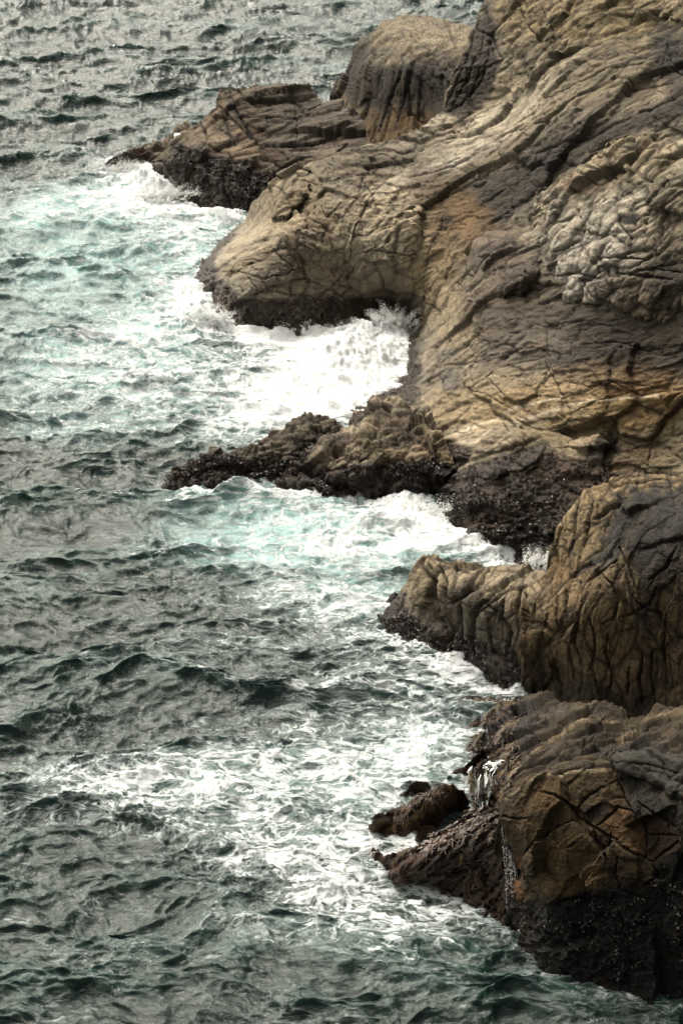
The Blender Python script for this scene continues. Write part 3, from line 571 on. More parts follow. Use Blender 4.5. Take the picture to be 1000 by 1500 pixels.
# ------------------------------------------------------------------ layered point on the left
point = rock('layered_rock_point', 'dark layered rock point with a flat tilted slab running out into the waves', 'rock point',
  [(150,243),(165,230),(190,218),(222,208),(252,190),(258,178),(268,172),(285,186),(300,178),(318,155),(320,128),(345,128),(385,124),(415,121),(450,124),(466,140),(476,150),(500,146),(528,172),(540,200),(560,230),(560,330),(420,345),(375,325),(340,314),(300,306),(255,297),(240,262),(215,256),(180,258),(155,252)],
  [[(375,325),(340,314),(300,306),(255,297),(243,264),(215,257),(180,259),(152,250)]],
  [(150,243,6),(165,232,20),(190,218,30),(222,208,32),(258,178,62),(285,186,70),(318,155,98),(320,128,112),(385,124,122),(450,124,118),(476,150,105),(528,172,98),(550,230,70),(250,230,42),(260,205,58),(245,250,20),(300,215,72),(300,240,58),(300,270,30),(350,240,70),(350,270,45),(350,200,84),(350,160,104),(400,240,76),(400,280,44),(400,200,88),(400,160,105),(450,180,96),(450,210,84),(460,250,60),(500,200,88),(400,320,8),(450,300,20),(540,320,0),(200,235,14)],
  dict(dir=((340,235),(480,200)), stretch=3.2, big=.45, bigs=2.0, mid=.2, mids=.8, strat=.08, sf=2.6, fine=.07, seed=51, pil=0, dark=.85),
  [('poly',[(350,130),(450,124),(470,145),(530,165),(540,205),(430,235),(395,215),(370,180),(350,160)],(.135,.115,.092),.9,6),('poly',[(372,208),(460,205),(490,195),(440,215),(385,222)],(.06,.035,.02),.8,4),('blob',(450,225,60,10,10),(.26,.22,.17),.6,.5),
   ('blob',(340,215,60,8,-18),(.30,.235,.165),.6,.5),('blob',(220,240,26,12,25),(.20,.165,.115),.6,.5),('blob',(350,150,30,50,60),(.17,.13,.075),.5,.5),
   ('poly',[(255,212),(300,228),(350,240),(400,250),(415,262),(412,330),(340,318),(250,300),(240,262),(250,240)],(.036,.025,.018),.93,8,dict(mus=.7,wet=.5)),('poly',[(330,260),(400,240),(412,262),(408,330),(350,310)],(.02,.018,.017),.7,8,dict(mus=.5)),
   ('blob',(450,238,32,15,0),(.075,.058,.042),.7,.5),('line',([(370,180),(385,205),(400,225),(410,240)],9),(.10,.055,.02),.6,0),('line',([(328,130),(345,165),(375,205)],4),(.03,.022,.016),.7,0)],
  [([(352,147),(400,145),(450,143),(474,149)],2.2,2),([(350,170),(400,168),(430,170),(470,155)],2.2,2.2),([(372,208),(420,208),(460,204),(500,190)],2.6,2.4),([(345,128),(360,145),(376,150)],2,2),([(320,155),(340,175),(370,200),(385,215)],2.4,2.4),([(335,130),(345,160),(360,185),(380,210)],2.2,2.2),
   ([(335,150),(330,180),(345,215)],2,2),([(295,180),(305,205),(300,225)],2.2,2.2),([(266,175),(275,190),(300,190)],2,2),([(250,190),(246,230),(246,260)],2.4,2.4),([(300,215),(335,222),(342,238)],2,1.8),([(315,188),(340,200),(350,215)],1.8,1.8),([(260,215),(300,230),(340,232)],2,1.8),([(200,225),(225,215),(245,212)],1.8,1.8),([(195,240),(225,225),(245,222)],1.8,1.8),([(205,250),(230,240)],1.6,1.6),([(432,150),(436,175),(434,205)],1.6,1.4),([(320,165),(345,160)],1.8,1.8)],
  steps=[([(474,149),(400,145),(352,147)],14,-8),([(500,190),(460,204),(372,208)],16,-8),([(242,215),(300,232),(350,238),(395,240)],16,12),([(258,200),(262,176)],8,6)], base=(.17,.13,.085), tide=.9)
shells(point, 5000)
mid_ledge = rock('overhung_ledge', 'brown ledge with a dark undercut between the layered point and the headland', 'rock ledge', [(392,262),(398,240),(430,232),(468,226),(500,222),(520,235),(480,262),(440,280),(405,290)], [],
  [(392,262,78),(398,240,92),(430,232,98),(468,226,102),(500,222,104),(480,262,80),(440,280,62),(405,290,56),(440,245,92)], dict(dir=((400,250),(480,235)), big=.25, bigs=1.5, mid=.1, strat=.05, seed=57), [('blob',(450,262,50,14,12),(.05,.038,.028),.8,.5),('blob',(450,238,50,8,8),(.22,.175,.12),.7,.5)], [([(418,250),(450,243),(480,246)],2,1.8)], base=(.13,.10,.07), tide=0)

# ------------------------------------------------------------------ low reefs in the middle
reef = rock('low_reef', 'low dark barnacled reef tapering left into the foam', 'reef',
  [(244,713),(250,692),(268,680),(285,672),(305,665),(308,656),(324,655),(330,664),(360,652),(385,642),(415,628),(428,612),(452,604),(476,610),(492,622),(515,630),(530,680),(480,690),(420,700),(395,698),(350,702),(320,712),(285,704),(262,712)],
  [[(480,690),(420,701),(395,699),(350,703),(320,712),(285,705),(262,713),(244,713)]],
  [(250,692,10),(285,672,22),(324,657,32),(360,652,35),(415,628,42),(452,604,50),(490,622,44),(350,680,17),(400,660,32),(440,650,42),(440,680,16),(500,670,22),(290,692,10),(520,640,36)],
  dict(dir=((300,690),(440,630)), stretch=1.6, big=.35, bigs=1.2, mid=.16, mids=.5, strat=.07, seed=61, pil=.12, pils=.45, musz=1.1),
  [('blob',(360,672,50,14,22),(.19,.165,.125),.8,.5),('blob',(440,625,36,18,15),(.19,.165,.12),.75,.5),('blob',(400,655,40,12,20),(.20,.17,.125),.6,.5),('blob',(470,665,30,26,0),(.05,.038,.028),.8,.5,dict(mus=.7)),('blob',(280,690,40,16,25),(.045,.035,.025),.8,.5,dict(mus=.7))],
  [([(425,630),(445,645),(450,670)],2,1.8),([(380,645),(390,665),(400,685)],1.8,1.6),([(330,665),(345,680),(350,695)],1.8,1.6),([(455,640),(480,635),(500,645)],1.8,1.6)], base=(.15,.125,.09), tide=.75)
shells(reef, 3500)
reef2 = rock('blocky_reef', 'blocky tan reef of rounded stones with a dark mussel skirt joining the cliff', 'reef',
  [(424,702),(422,718),(470,722),(520,726),(570,724),(610,726),(640,716),(668,690),(650,640),(625,600),(580,588),(545,595),(520,602),(510,618),(488,640),(465,664),(440,690)],
  [[(424,702),(423,719),(470,722),(520,726),(570,724),(610,726),(640,718)]],
  [(424,702,4),(440,690,12),(465,664,30),(488,640,40),(520,602,40),(580,588,55),(625,600,62),(650,640,56),(668,690,40),(470,700,16),(520,700,22),(520,660,44),(570,700,24),(570,650,52),(620,690,34),(500,625,42),(545,595,48)],
  dict(dir=((480,700),(600,640)), stretch=1.3, big=.35, bigs=1.2, mid=.15, mids=.55, strat=.05, seed=67, pil=.34, pils=.75, crackw=.09),
  [('poly',[(418,690),(450,684),(500,690),(560,682),(620,678),(680,680),(660,740),(418,735)],MUS,.9,6,dict(mus=.9,wet=.5)),('blob',(515,640,40,14,30),(.34,.29,.2),.6,.5),('blob',(600,640,50,14,-25),(.09,.055,.035),.55,.5,dict(mus=.4)),('blob',(490,650,20,14,30),(.07,.052,.036),.6,.5),('blob',(540,612,28,10,10),(.09,.065,.045),.6,.5,dict(mus=.5))],
  [([(478,672),(500,650),(530,636)],2.2,2.2),([(500,672),(520,655),(548,640)],2.2,2.2),([(530,672),(538,650),(560,628)],2.2,2.2),([(556,670),(575,655),(600,650)],2,2),([(525,625),(540,615),(560,618)],2,2),([(585,610),(600,640),(630,665)],2,2)], base=(.27,.225,.15), tide=.8)
shells(reef2, 5000)

# ------------------------------------------------------------------ tapered outcrop and big rounded rock, right
taper = rock('tapered_outcrop', 'smooth tan outcrop with deep dark clefts pointing left into the inlet', 'outcrop',
  [(553,905),(556,880),(575,866),(592,850),(598,832),(606,821),(618,814),(632,812),(642,814),(652,820),(668,822),(700,826),(740,830),(790,832),(840,860),(840,1050),(760,1008),(720,992),(680,976),(640,958),(610,946),(575,925),(558,915)],
  [[(840,1050),(800,1020),(760,1008),(720,992),(680,976),(640,958),(610,946),(575,925),(554,908)]],
  [(556,880,10),(575,866,26),(592,850,45),(612,818,84),(632,812,92),(668,822,100),(700,826,108),(740,830,118),(790,832,135),(600,900,26),(620,860,68),(650,900,54),(650,850,92),(700,860,108),(700,920,60),(700,960,20),(750,860,125),(750,920,82),(750,970,34),(640,930,22),(820,900,120),(820,1000,30)],
  dict(dir=((660,900),(690,840)), stretch=2.2, big=.25, bigs=1.5, mid=.05, mids=.8, strat=.06, sf=1.6, fine=.035, seed=71, cw=.8, pil=.04, pils=.9, crackw=.05),
  [('blob',(615,850,28,45,0),(.34,.285,.19),.7,.5),('blob',(660,835,90,16,-8),(.36,.30,.2),.5,.5),('blob',(700,925,110,40,-18),(.12,.10,.075),.6,.5),
   ('poly',[(548,920),(552,880),(575,862),(590,880),(590,915),(620,925),(660,930),(700,940),(740,950),(790,960),(790,1030),(700,1000),(560,930)],(.05,.04,.03),.85,8,dict(mus=.8,wet=.6)),('blob',(690,975,80,8,-22),(.11,.055,.03),.5,.5)],
  [([(628,815),(624,835),(632,850),(630,875),(640,900),(648,925)],4,2.4),([(645,830),(650,850),(646,872),(655,885),(680,868),(705,848),(715,832)],3.6,2.6),([(668,826),(664,848),(658,870)],2.4,2),([(640,820),(665,828),(690,838)],2.4,2),([(706,880),(690,905),(686,930),(692,960)],4.5,2.6),([(745,850),(720,868),(708,885),(722,896)],3,2.6),([(695,905),(720,880),(740,862),(770,858)],2.4,2.4),([(735,880),(730,905),(745,925),(742,960)],3.4,2.4),([(762,862),(755,890),(765,930),(760,975)],4.5,2.8),([(600,840),(604,870),(598,900)],2,1.6),([(670,880),(668,915),(676,950)],2.4,2),([(700,835),(730,838),(770,845)],2,2),([(650,905),(660,930)],2.4,2)],
  steps=[([(648,925),(640,900),(630,870),(630,830)],18,-10),([(692,960),(686,930),(706,880),(745,850)],18,-8)], base=(.27,.225,.15), tide=.85)
shells(taper, 4000)
KR = []
for p in [[(800,842),(796,880),(790,920),(795,950)],[(812,870),(808,900),(812,930)],[(824,862),(822,890),(826,915)],[(845,850),(850,880),(845,910),(838,940),(848,975)],[(905,820),(880,835),(855,850),(848,870)],[(880,840),(895,855),(905,880),(900,905),(880,915)],[(905,905),(925,900),(950,885),(962,860)],
   [(862,905),(870,930),(868,960),(860,985)],[(890,930),(885,960),(895,990),(890,1020)],[(815,745),(822,770),(805,800),(806,822)],[(850,730),(840,760),(838,790),(825,815)],[(870,735),(858,770),(850,800)],[(925,870),(940,890),(965,900),(985,940)],[(950,850),(975,830),(990,800)],[(780,850),(772,880),(768,930)],
   [(905,800),(920,830),(930,860)],[(940,960),(935,1000),(940,1030)],[(955,950),(952,990),(958,1030)],[(920,980),(918,1020)],[(975,900),(972,950),(978,1000)],[(880,700),(900,715),(930,712),(970,705)],[(870,760),(890,745),(920,735)],[(800,960),(812,990),(820,1020)],[(830,950),(840,1000)]]: KR.append((p, 3.0, 2.0))
knobr = rock('rounded_rock', 'big smooth golden brown rock with dripping black stain on its crown', 'boulder',
  [(762,905),(766,870),(775,845),(792,832),(800,822),(800,805),(812,775),(832,745),(858,718),(895,704),(940,697),(1010,696),(1130,690),(1130,1120),(830,1100),(790,1020),(765,985),(758,940)], [],
  [(762,905,108),(766,870,128),(778,848,140),(796,826,160),(802,806,178),(815,772,206),(835,745,228),(860,718,248),(895,704,258),(950,697,268),(1010,696,275),(1120,690,300),
   (758,940,80),(765,985,40),(800,1010,22),(800,960,70),(800,900,128),(830,860,165),(860,900,150),(860,960,95),(860,1020,42),(850,800,205),(870,760,235),(920,720,262),(920,780,240),(920,850,198),(920,920,138),(920,980,84),(920,1040,34),(1000,760,262),(1000,850,212),(1000,930,145),(1000,1000,84),(1000,1060,38),(1120,800,280),(1120,1000,120),(1120,1110,30),(850,1090,-10)],
  dict(dir=((860,1000),(880,860)), stretch=2.3, big=.3, bigs=1.9, mid=.08, mids=.9, strat=.07, sf=1.4, fine=.035, seed=77, cw=.5, pil=.05, pils=.9, crackw=.05),
  [('blob',(840,770,40,60,-30),(.30,.235,.135),.7,.5),('blob',(920,712,80,14,0),(.31,.235,.125),.6,.5),('blob',(820,835,50,14,0),(.26,.17,.07),.7,.5),('blob',(850,900,70,60,0),(.26,.19,.10),.4,.5),
   ('poly',[(925,722),(960,712),(1130,705),(1130,930),(1000,880),(985,850),(960,880),(945,930),(930,850),(915,810),(890,825),(870,838),(865,815),(880,790),(885,760),(900,738)],(.035,.030,.023),.95,15,dict(wet=.25)),('line',([(880,815),(850,828),(840,835)],7),(.04,.037,.033),.9,0),('line',([(955,860),(950,900),(952,960)],4),(.05,.04,.028),.8,0),('line',([(900,770),(895,800),(885,825)],5),(.12,.12,.12),.5,0),
   ('blob',(980,950,50,110,0),(.13,.09,.045),.6,.5),('poly',[(758,930),(790,960),(850,985),(900,1010),(1000,1030),(1130,1050),(1130,1110),(780,1090)],(.05,.037,.022),.8,12),('blob',(945,1010,24,30,0),(.035,.022,.012),.6,.5),('blob',(850,980,60,26,0),(.16,.125,.07),.5,.5)],
  KR, steps=[([(796,826),(840,835),(880,828),(905,812)],18,-8)], base=(.235,.175,.095), tide=.3)

# ------------------------------------------------------------------ shelf below
KS = []
for p in [[(810,1130),(850,1105),(870,1080),(900,1060)],[(830,1065),(860,1050),(880,1035)],[(840,1110),(860,1090),(900,1085),(925,1090)],[(770,1100),(800,1085),(830,1062)],[(905,1085),(940,1070),(990,1062)],[(760,1040),(800,1040),(840,1030)],[(790,1055),(820,1050),(850,1035)],[(720,1060),(750,1052),(780,1060)],[(900,1100),(940,1098),(1000,1105)],[(820,1125),(870,1118),(905,1095)],[(735,1150),(770,1132),(810,1122)],[(745,1080),(770,1075),(790,1085)]]: KS.append((p, 2.4, 2.2))
shelf = rock('layered_shelf', 'brown layered rock shelf draped with weed below the rounded rock', 'rock shelf',
  [(656,1032),(668,1022),(700,1022),(750,1026),(765,1016),(790,1010),(850,1020),(900,1045),(960,1050),(1010,1040),(1130,1040),(1130,1200),(740,1230),(722,1190),(700,1170),(668,1150),(668,1140),(690,1118),(700,1090),(712,1065),(712,1045),(680,1040)],
  [[(722,1190),(700,1172),(668,1152),(664,1140),(688,1118),(698,1090),(712,1066),(712,1046),(680,1040),(656,1033)]],
  [(668,1024,3),(700,1022,8),(750,1026,14),(765,1016,22),(790,1010,30),(850,1020,46),(900,1045,50),(960,1050,64),(1010,1040,82),(740,1060,36),(740,1100,48),(720,1140,34),(760,1150,62),(760,1190,66),(800,1060,52),(800,1100,66),(850,1070,72),(900,1100,80),(1000,1090,100),(900,1170,100),(1120,1060,120),(1120,1190,160),(700,1120,14),(740,1220,50)],
  dict(dir=((760,1110),(860,1070)), stretch=2.6, big=.4, bigs=1.4, mid=.16, mids=.6, strat=.11, sf=2.0, seed=83, amp=1.25, dark=.5, pil=.1, pils=.6, crackw=.07),
  [('blob',(820,1085,60,24,28),(.15,.115,.06),.7,.5),('blob',(880,1075,40,26,0),(.10,.07,.035),.7,.5),('line',([(760,1115),(810,1080),(850,1062),(900,1058)],4),(.55,.44,.28),.85,0),('blob',(860,1040,26,8,35),(.3,.23,.13),.8,.4),('blob',(940,1068,50,14,15),(.15,.11,.055),.8,.5),('line',([(905,1085),(940,1066),(1000,1048)],3),(.55,.44,.28),.85,0),('blob',(810,1040,40,8,8),(.26,.22,.15),.6,.5),  # thin pale lines: lit ledge rims painted into the colour
   ('poly',[(650,1020),(720,1025),(740,1040),(790,1060),(780,1090),(750,1110),(730,1150),(740,1220),(700,1180),(650,1150),(690,1100)],(.10,.052,.02),.9,8,dict(mus=.35,wet=.7)),('blob',(935,1100,60,10,0),(.07,.068,.064),.7,.5)],
  KS, steps=[([(735,1150),(790,1110),(850,1078),(905,1060)],16,8),([(830,1120),(880,1092),(930,1075),(1000,1062)],16,8)], base=(.165,.12,.062), tide=.9)
shells(shelf, 2500)
KB = []
for p in [[(790,1160),(815,1165),(835,1185),(838,1195)],[(735,1195),(755,1200),(775,1198)],[(835,1190),(850,1165),(875,1150),(900,1142)],[(900,1142),(915,1170),(932,1195),(940,1225),(940,1260)],[(900,1150),(905,1130),(898,1110)],[(850,1202),(865,1215),(868,1235),(885,1255),(905,1290)],[(835,1190),(850,1200),(880,1222),(920,1245),(950,1265)],[(950,1265),(990,1235),(1000,1228)],
   [(868,1210),(900,1180),(930,1190)],[(905,1255),(900,1280),(908,1300)],[(950,1265),(960,1285),(940,1300)],[(890,1220),(885,1250),(895,1275)],[(935,1175),(980,1210),(1000,1215)],[(765,1250),(800,1215),(835,1200)],[(765,1250),(766,1290),(785,1330)],[(940,1225),(990,1225)],[(880,1310),(850,1320),(830,1330)],[(905,1300),(920,1310),(950,1320)],[(800,1330),(840,1322),(860,1345)],[(840,1235),(825,1245)],[(960,1135),(985,1160),(1000,1170)]]: KB.append((p, 2.8, 2.4))
big = rock('cracked_boulder', 'huge dark brown boulder split by jagged cracks in the lower right corner', 'boulder',
  [(735,1168),(748,1155),(775,1142),(800,1130),(832,1124),(870,1122),(900,1125),(905,1105),(940,1102),(1000,1108),(1130,1100),(1130,1640),(1010,1500),(960,1485),(900,1462),(840,1440),(795,1418),(775,1390),(758,1350),(750,1290),(742,1240),(734,1200)],
  [[(1130,1540),(1010,1500),(960,1486),(900,1462),(840,1440),(795,1420),(775,1392),(760,1370)]],
  [(735,1168,172),(750,1155,190),(800,1130,228),(870,1122,248),(905,1105,268),(1000,1108,292),(1120,1100,330),(734,1200,150),(742,1240,112),(750,1290,68),(757,1350,16),
   (790,1200,185),(790,1260,138),(790,1320,84),(790,1370,38),(850,1180,214),(850,1240,176),(850,1300,124),(850,1360,70),(850,1410,24),(920,1160,240),(920,1220,204),(920,1300,142),(920,1380,70),(920,1440,16),(1000,1180,262),(1000,1260,200),(1000,1340,130),(1000,1420,62),(1000,1480,12),(1120,1300,220),(1120,1440,90)],
  dict(dir=((780,1260),(860,1160)), stretch=1.3, big=.55, bigs=2.0, mid=.10, mids=.9, strat=.035, sf=2.0, fine=.045, dark=.5, auto=.12, cw=.45, seed=89, pil=0, crackw=.05),
  [('poly',[(740,1180),(790,1145),(900,1128),(900,1150),(850,1195),(800,1220),(760,1270),(740,1230)],(.19,.125,.042),.95,5),('poly',[(765,1270),(810,1205),(850,1205),(880,1260),(880,1290),(830,1325),(790,1310)],(.20,.13,.045),.95,5),
   ('poly',[(898,1120),(950,1150),(1010,1170),(1010,1220),(940,1200),(915,1165)],(.045,.042,.036),.9,8),('poly',[(900,1100),(1010,1105),(1010,1145),(960,1135),(905,1130)],(.07,.066,.055),.8,8),('poly',[(850,1180),(905,1178),(935,1200),(940,1255),(880,1220)],(.20,.115,.035),.9,4),('poly',[(850,1180),(890,1176),(880,1200),(858,1200)],(.02,.012,.006),.8,4),
   ('poly',[(940,1200),(1000,1222),(955,1262)],(.09,.042,.016),.85,4),('poly',[(760,1320),(830,1326),(880,1300),(960,1290),(1130,1300),(1130,1660),(760,1480)],(.016,.0105,.006),.97,9,dict(mus=.55,wet=.25)),('poly',[(955,1270),(1000,1240),(1130,1230),(1130,1320),(960,1310)],(.02,.014,.008),.9,5),
   ('blob',(975,1390,36,50,30),(.05,.03,.011),.6,.5),('line',([(752,1260),(757,1300),(765,1345),(778,1395),(790,1420)],7),(.50,.24,.02),.9,0),('line',([(745,1240),(750,1290),(758,1340)],4),(.03,.03,.03),.7,0),('line',([(740,1170),(775,1144),(830,1126),(880,1126)],3.0),(.52,.43,.28),.85,0),('line',([(765,1262),(800,1218),(830,1205)],2.8),(.48,.37,.2),.85,0),('line',([(764,1262),(768,1300)],4),(.33,.28,.22),.6,0)],  # thin pale lines along the top edges are painted rim light
  KB, steps=[([(762,1300),(764,1262),(800,1215),(835,1203),(850,1202)],24,-12),([(850,1202),(868,1235),(885,1255),(905,1300)],14,10),([(905,1145),(932,1195),(940,1225),(940,1260)],16,8),([(840,1195),(875,1150),(900,1142)],14,-6),([(870,1206),(905,1255),(950,1265)],12,6)], base=(.13,.085,.032), tide=1.6, muscol=(.012,.009,.006))
shells(big, 1800, dim=.35)
slab2 = rock('slate_slab', 'blue grey rounded slab resting on top of the cracked boulder', 'rock slab', [(898,1120),(903,1108),(940,1102),(1000,1108),(1130,1100),(1130,1190),(1000,1175),(960,1150),(930,1138),(905,1135)], [], [],
  dict(dir=((910,1115),(990,1125)), stretch=1.5, big=.25, bigs=1.2, mid=.10, strat=.0, sf=2.4, seed=93, embed=1, wobble=8), [], [([(905,1118),(950,1120),(1000,1135)],2,1.6)], base=(.055,.053,.047), baseL=big['Lf'], patch=(6,14,1), tide=0)

# ------------------------------------------------------------------ weed-covered rocks
up = rock('weed_covered_rock', 'dark oval rock covered in brown seaweed just left of the small waterfall', 'rock',
  [(568,1232),(562,1205),(568,1188),(600,1175),(625,1160),(650,1147),(668,1150),(686,1170),(684,1184),(660,1198),(630,1212),(600,1226),(580,1236)], [[(684,1184),(660,1198),(630,1212),(600,1226),(580,1236),(572,1230),(568,1208)]],
  [(566,1190,20),(600,1172,38),(625,1156,52),(650,1145,60),(668,1148,56),(690,1168,30),(620,1195,28),(650,1175,42),(592,1208,20),(580,1222,9),(640,1200,16)],
  dict(dir=((590,1215),(670,1165)), stretch=2.4, big=.25, bigs=.9, mid=.12, mids=.4, strat=.12, sf=2.6, seed=97, dark=.6, musz=.8), [('poly',[(560,1140),(700,1140),(700,1250),(560,1250)],(.13,.052,.018),1,4,dict(mus=.15,wet=.7)),('blob',(640,1165,30,8,28),(.07,.06,.012),.5,.5)], [], base=(.05,.026,.012), tide=0, group='weed-covered rocks at the foot of the boulder')
low = rock('weed_covered_rock', 'largest weed-covered rock, wet black and streaked, at the left foot of the cracked boulder', 'rock',
  [(538,1248),(545,1240),(562,1254),(585,1245),(600,1236),(606,1246),(620,1235),(640,1215),(665,1195),(690,1180),(718,1180),(735,1195),(756,1240),(770,1330),(765,1372),(745,1348),(710,1330),(680,1318),(655,1308),(620,1296),(590,1290),(570,1278),(555,1262)],
  [[(765,1372),(745,1348),(710,1330),(680,1318),(655,1308),(620,1296),(590,1290),(570,1278),(553,1262),(538,1250)]],
  [(545,1240,13),(560,1258,10),(585,1245,30),(620,1235,46),(640,1215,54),(665,1195,70),(690,1180,84),(718,1180,96),(735,1195,100),(756,1240,86),(770,1330,30),(600,1270,24),(640,1260,42),(680,1240,62),(680,1280,28),(720,1260,62),(720,1300,26),(740,1310,28)],
  dict(dir=((600,1275),(700,1215)), stretch=3.2, big=.35, bigs=.9, mid=.18, mids=.4, strat=.2, sf=2.2, seed=101, dark=.8, musz=.8), [('poly',[(520,1140),(790,1140),(790,1400),(520,1400)],(.12,.05,.02),1,4,dict(mus=.15,wet=.7)),('blob',(690,1200,40,16,20),(.05,.026,.01),.7,.5),('blob',(640,1270,70,14,28),(.022,.015,.01),.7,.5)],
  [([(620,1290),(660,1260),(700,1225),(730,1205)],3,2.4),([(600,1280),(630,1262),(670,1230)],3,2.4),([(660,1305),(690,1275),(730,1245)],3,2.4),([(700,1325),(730,1290),(745,1270)],3,2.4)], base=(.035,.02,.012), tide=0, group='weed-covered rocks at the foot of the boulder')
for lb, pl, sdv in [('smallest wet black stone at the outer end of the weed-covered rocks', [(540,1206),(548,1194),(562,1192),(572,1200),(572,1222),(556,1226),(544,1220)], 103),
   ('low flat weedy stone behind the dark oval rock', [(578,1165),(600,1158),(612,1150),(628,1149),(632,1156),(612,1166),(592,1174),(580,1174)], 105),
   ('small weedy stone in the foaming gap below the dark oval rock', [(606,1240),(612,1222),(622,1210),(636,1212),(634,1224),(622,1238)], 107),
   ('orange brown weedy stone just above the small waterfall pool', [(662,1144),(662,1134),(676,1122),(690,1108),(712,1100),(716,1130),(696,1150),(676,1150)], 109)]:
    cy = max(p[1] for p in pl); cx = sum(p[0] for p in pl)/len(pl); ty = min(p[1] for p in pl)
    rr = rock('weed_covered_rock', lb, 'rock', pl, [[p for p in sorted(pl) if p[1] > (cy+ty)/2]], [(p[0], p[1], 6+.8*(cy-p[1])) for p in pl if p[1] <= (cy+ty)/2]+[(cx, (cy+ty)/2, .42*(cy-ty))],
      dict(dir=((cx-20,cy),(cx+20,ty)), big=.15, bigs=.6, mid=.08, mids=.3, strat=.08, sf=3, seed=sdv, dark=.6, musz=.7), [('poly',[(500,1050),(800,1050),(800,1300),(500,1300)],(.05,.024,.01) if sdv == 109 else (.028,.017,.01),1,4,dict(mus=.3,wet=1))], [], base=(.04,.022,.012), tide=0, group='weed-covered rocks at the foot of the boulder')
    weed(rr, 500, lambda x, y, P: x > 0, .14)
weed(up, 1300, lambda x, y, P: x > 0, .18)
weed(low, 1600, lambda x, y, P: x > 0, .16, cols=((.03, .014, .006), (.055, .024, .008), (.11, .07, .01)), flow=(-.7, -.4, -.6))
weed(shelf, 4200, lambda x, y, P: (x < 760) & (y < 1180) | (y < 1050) & (x < 740), .2, cols=((.05, .025, .01), (.10, .05, .012), (.17, .11, .012)))
weed(cliff, 1500, lambda x, y, P: (P[:, 2] < 1.1) & (y > 440) & (y < 610), .3, cols=((.03, .02, .012), (.07, .04, .02), (.15, .10, .03)))


# ------------------------------------------------------------------ the sea: one sheet to the horizon
def axis(lo, hi, step, far_lo, far_hi, gr=1.25):
    a = list(np.arange(lo, hi, step)); s = step; v = lo; pre = []
    while v > far_lo: s *= gr; v -= s; pre.append(max(v, far_lo))
    s = step; v = a[-1]; post = []
    while v < far_hi: s *= gr; v += s; post.append(min(v, far_hi))
    return np.array(pre[::-1]+a+post)
sx = axis(-50, 1050, 1.35, -9000, 9000); sy = axis(-40, 1545, 1.25, -1085, 2600)
SX, SY = np.meshgrid(sx, sy); ny, nx = SX.shape
x = SX.ravel(); y = SY.ravel(); W0 = world(x, y, y); W0[:, 2] = 0
XY = W0[:, :2].astype(f32)
near = (np.abs(x-500) < 700) & (y > -200) & (y < 1700)
P3 = np.c_[XY, np.zeros(len(XY), f32)].astype(f32)
wv = np.stack([fbm(P3, .11, 3, 201), fbm(P3, .11, 3, 202)], -1)*2.2
wv2 = np.stack([fbm(P3, .5, 3, 203), fbm(P3, .5, 3, 204)], -1)*.35
Wq = XY+wv+wv2
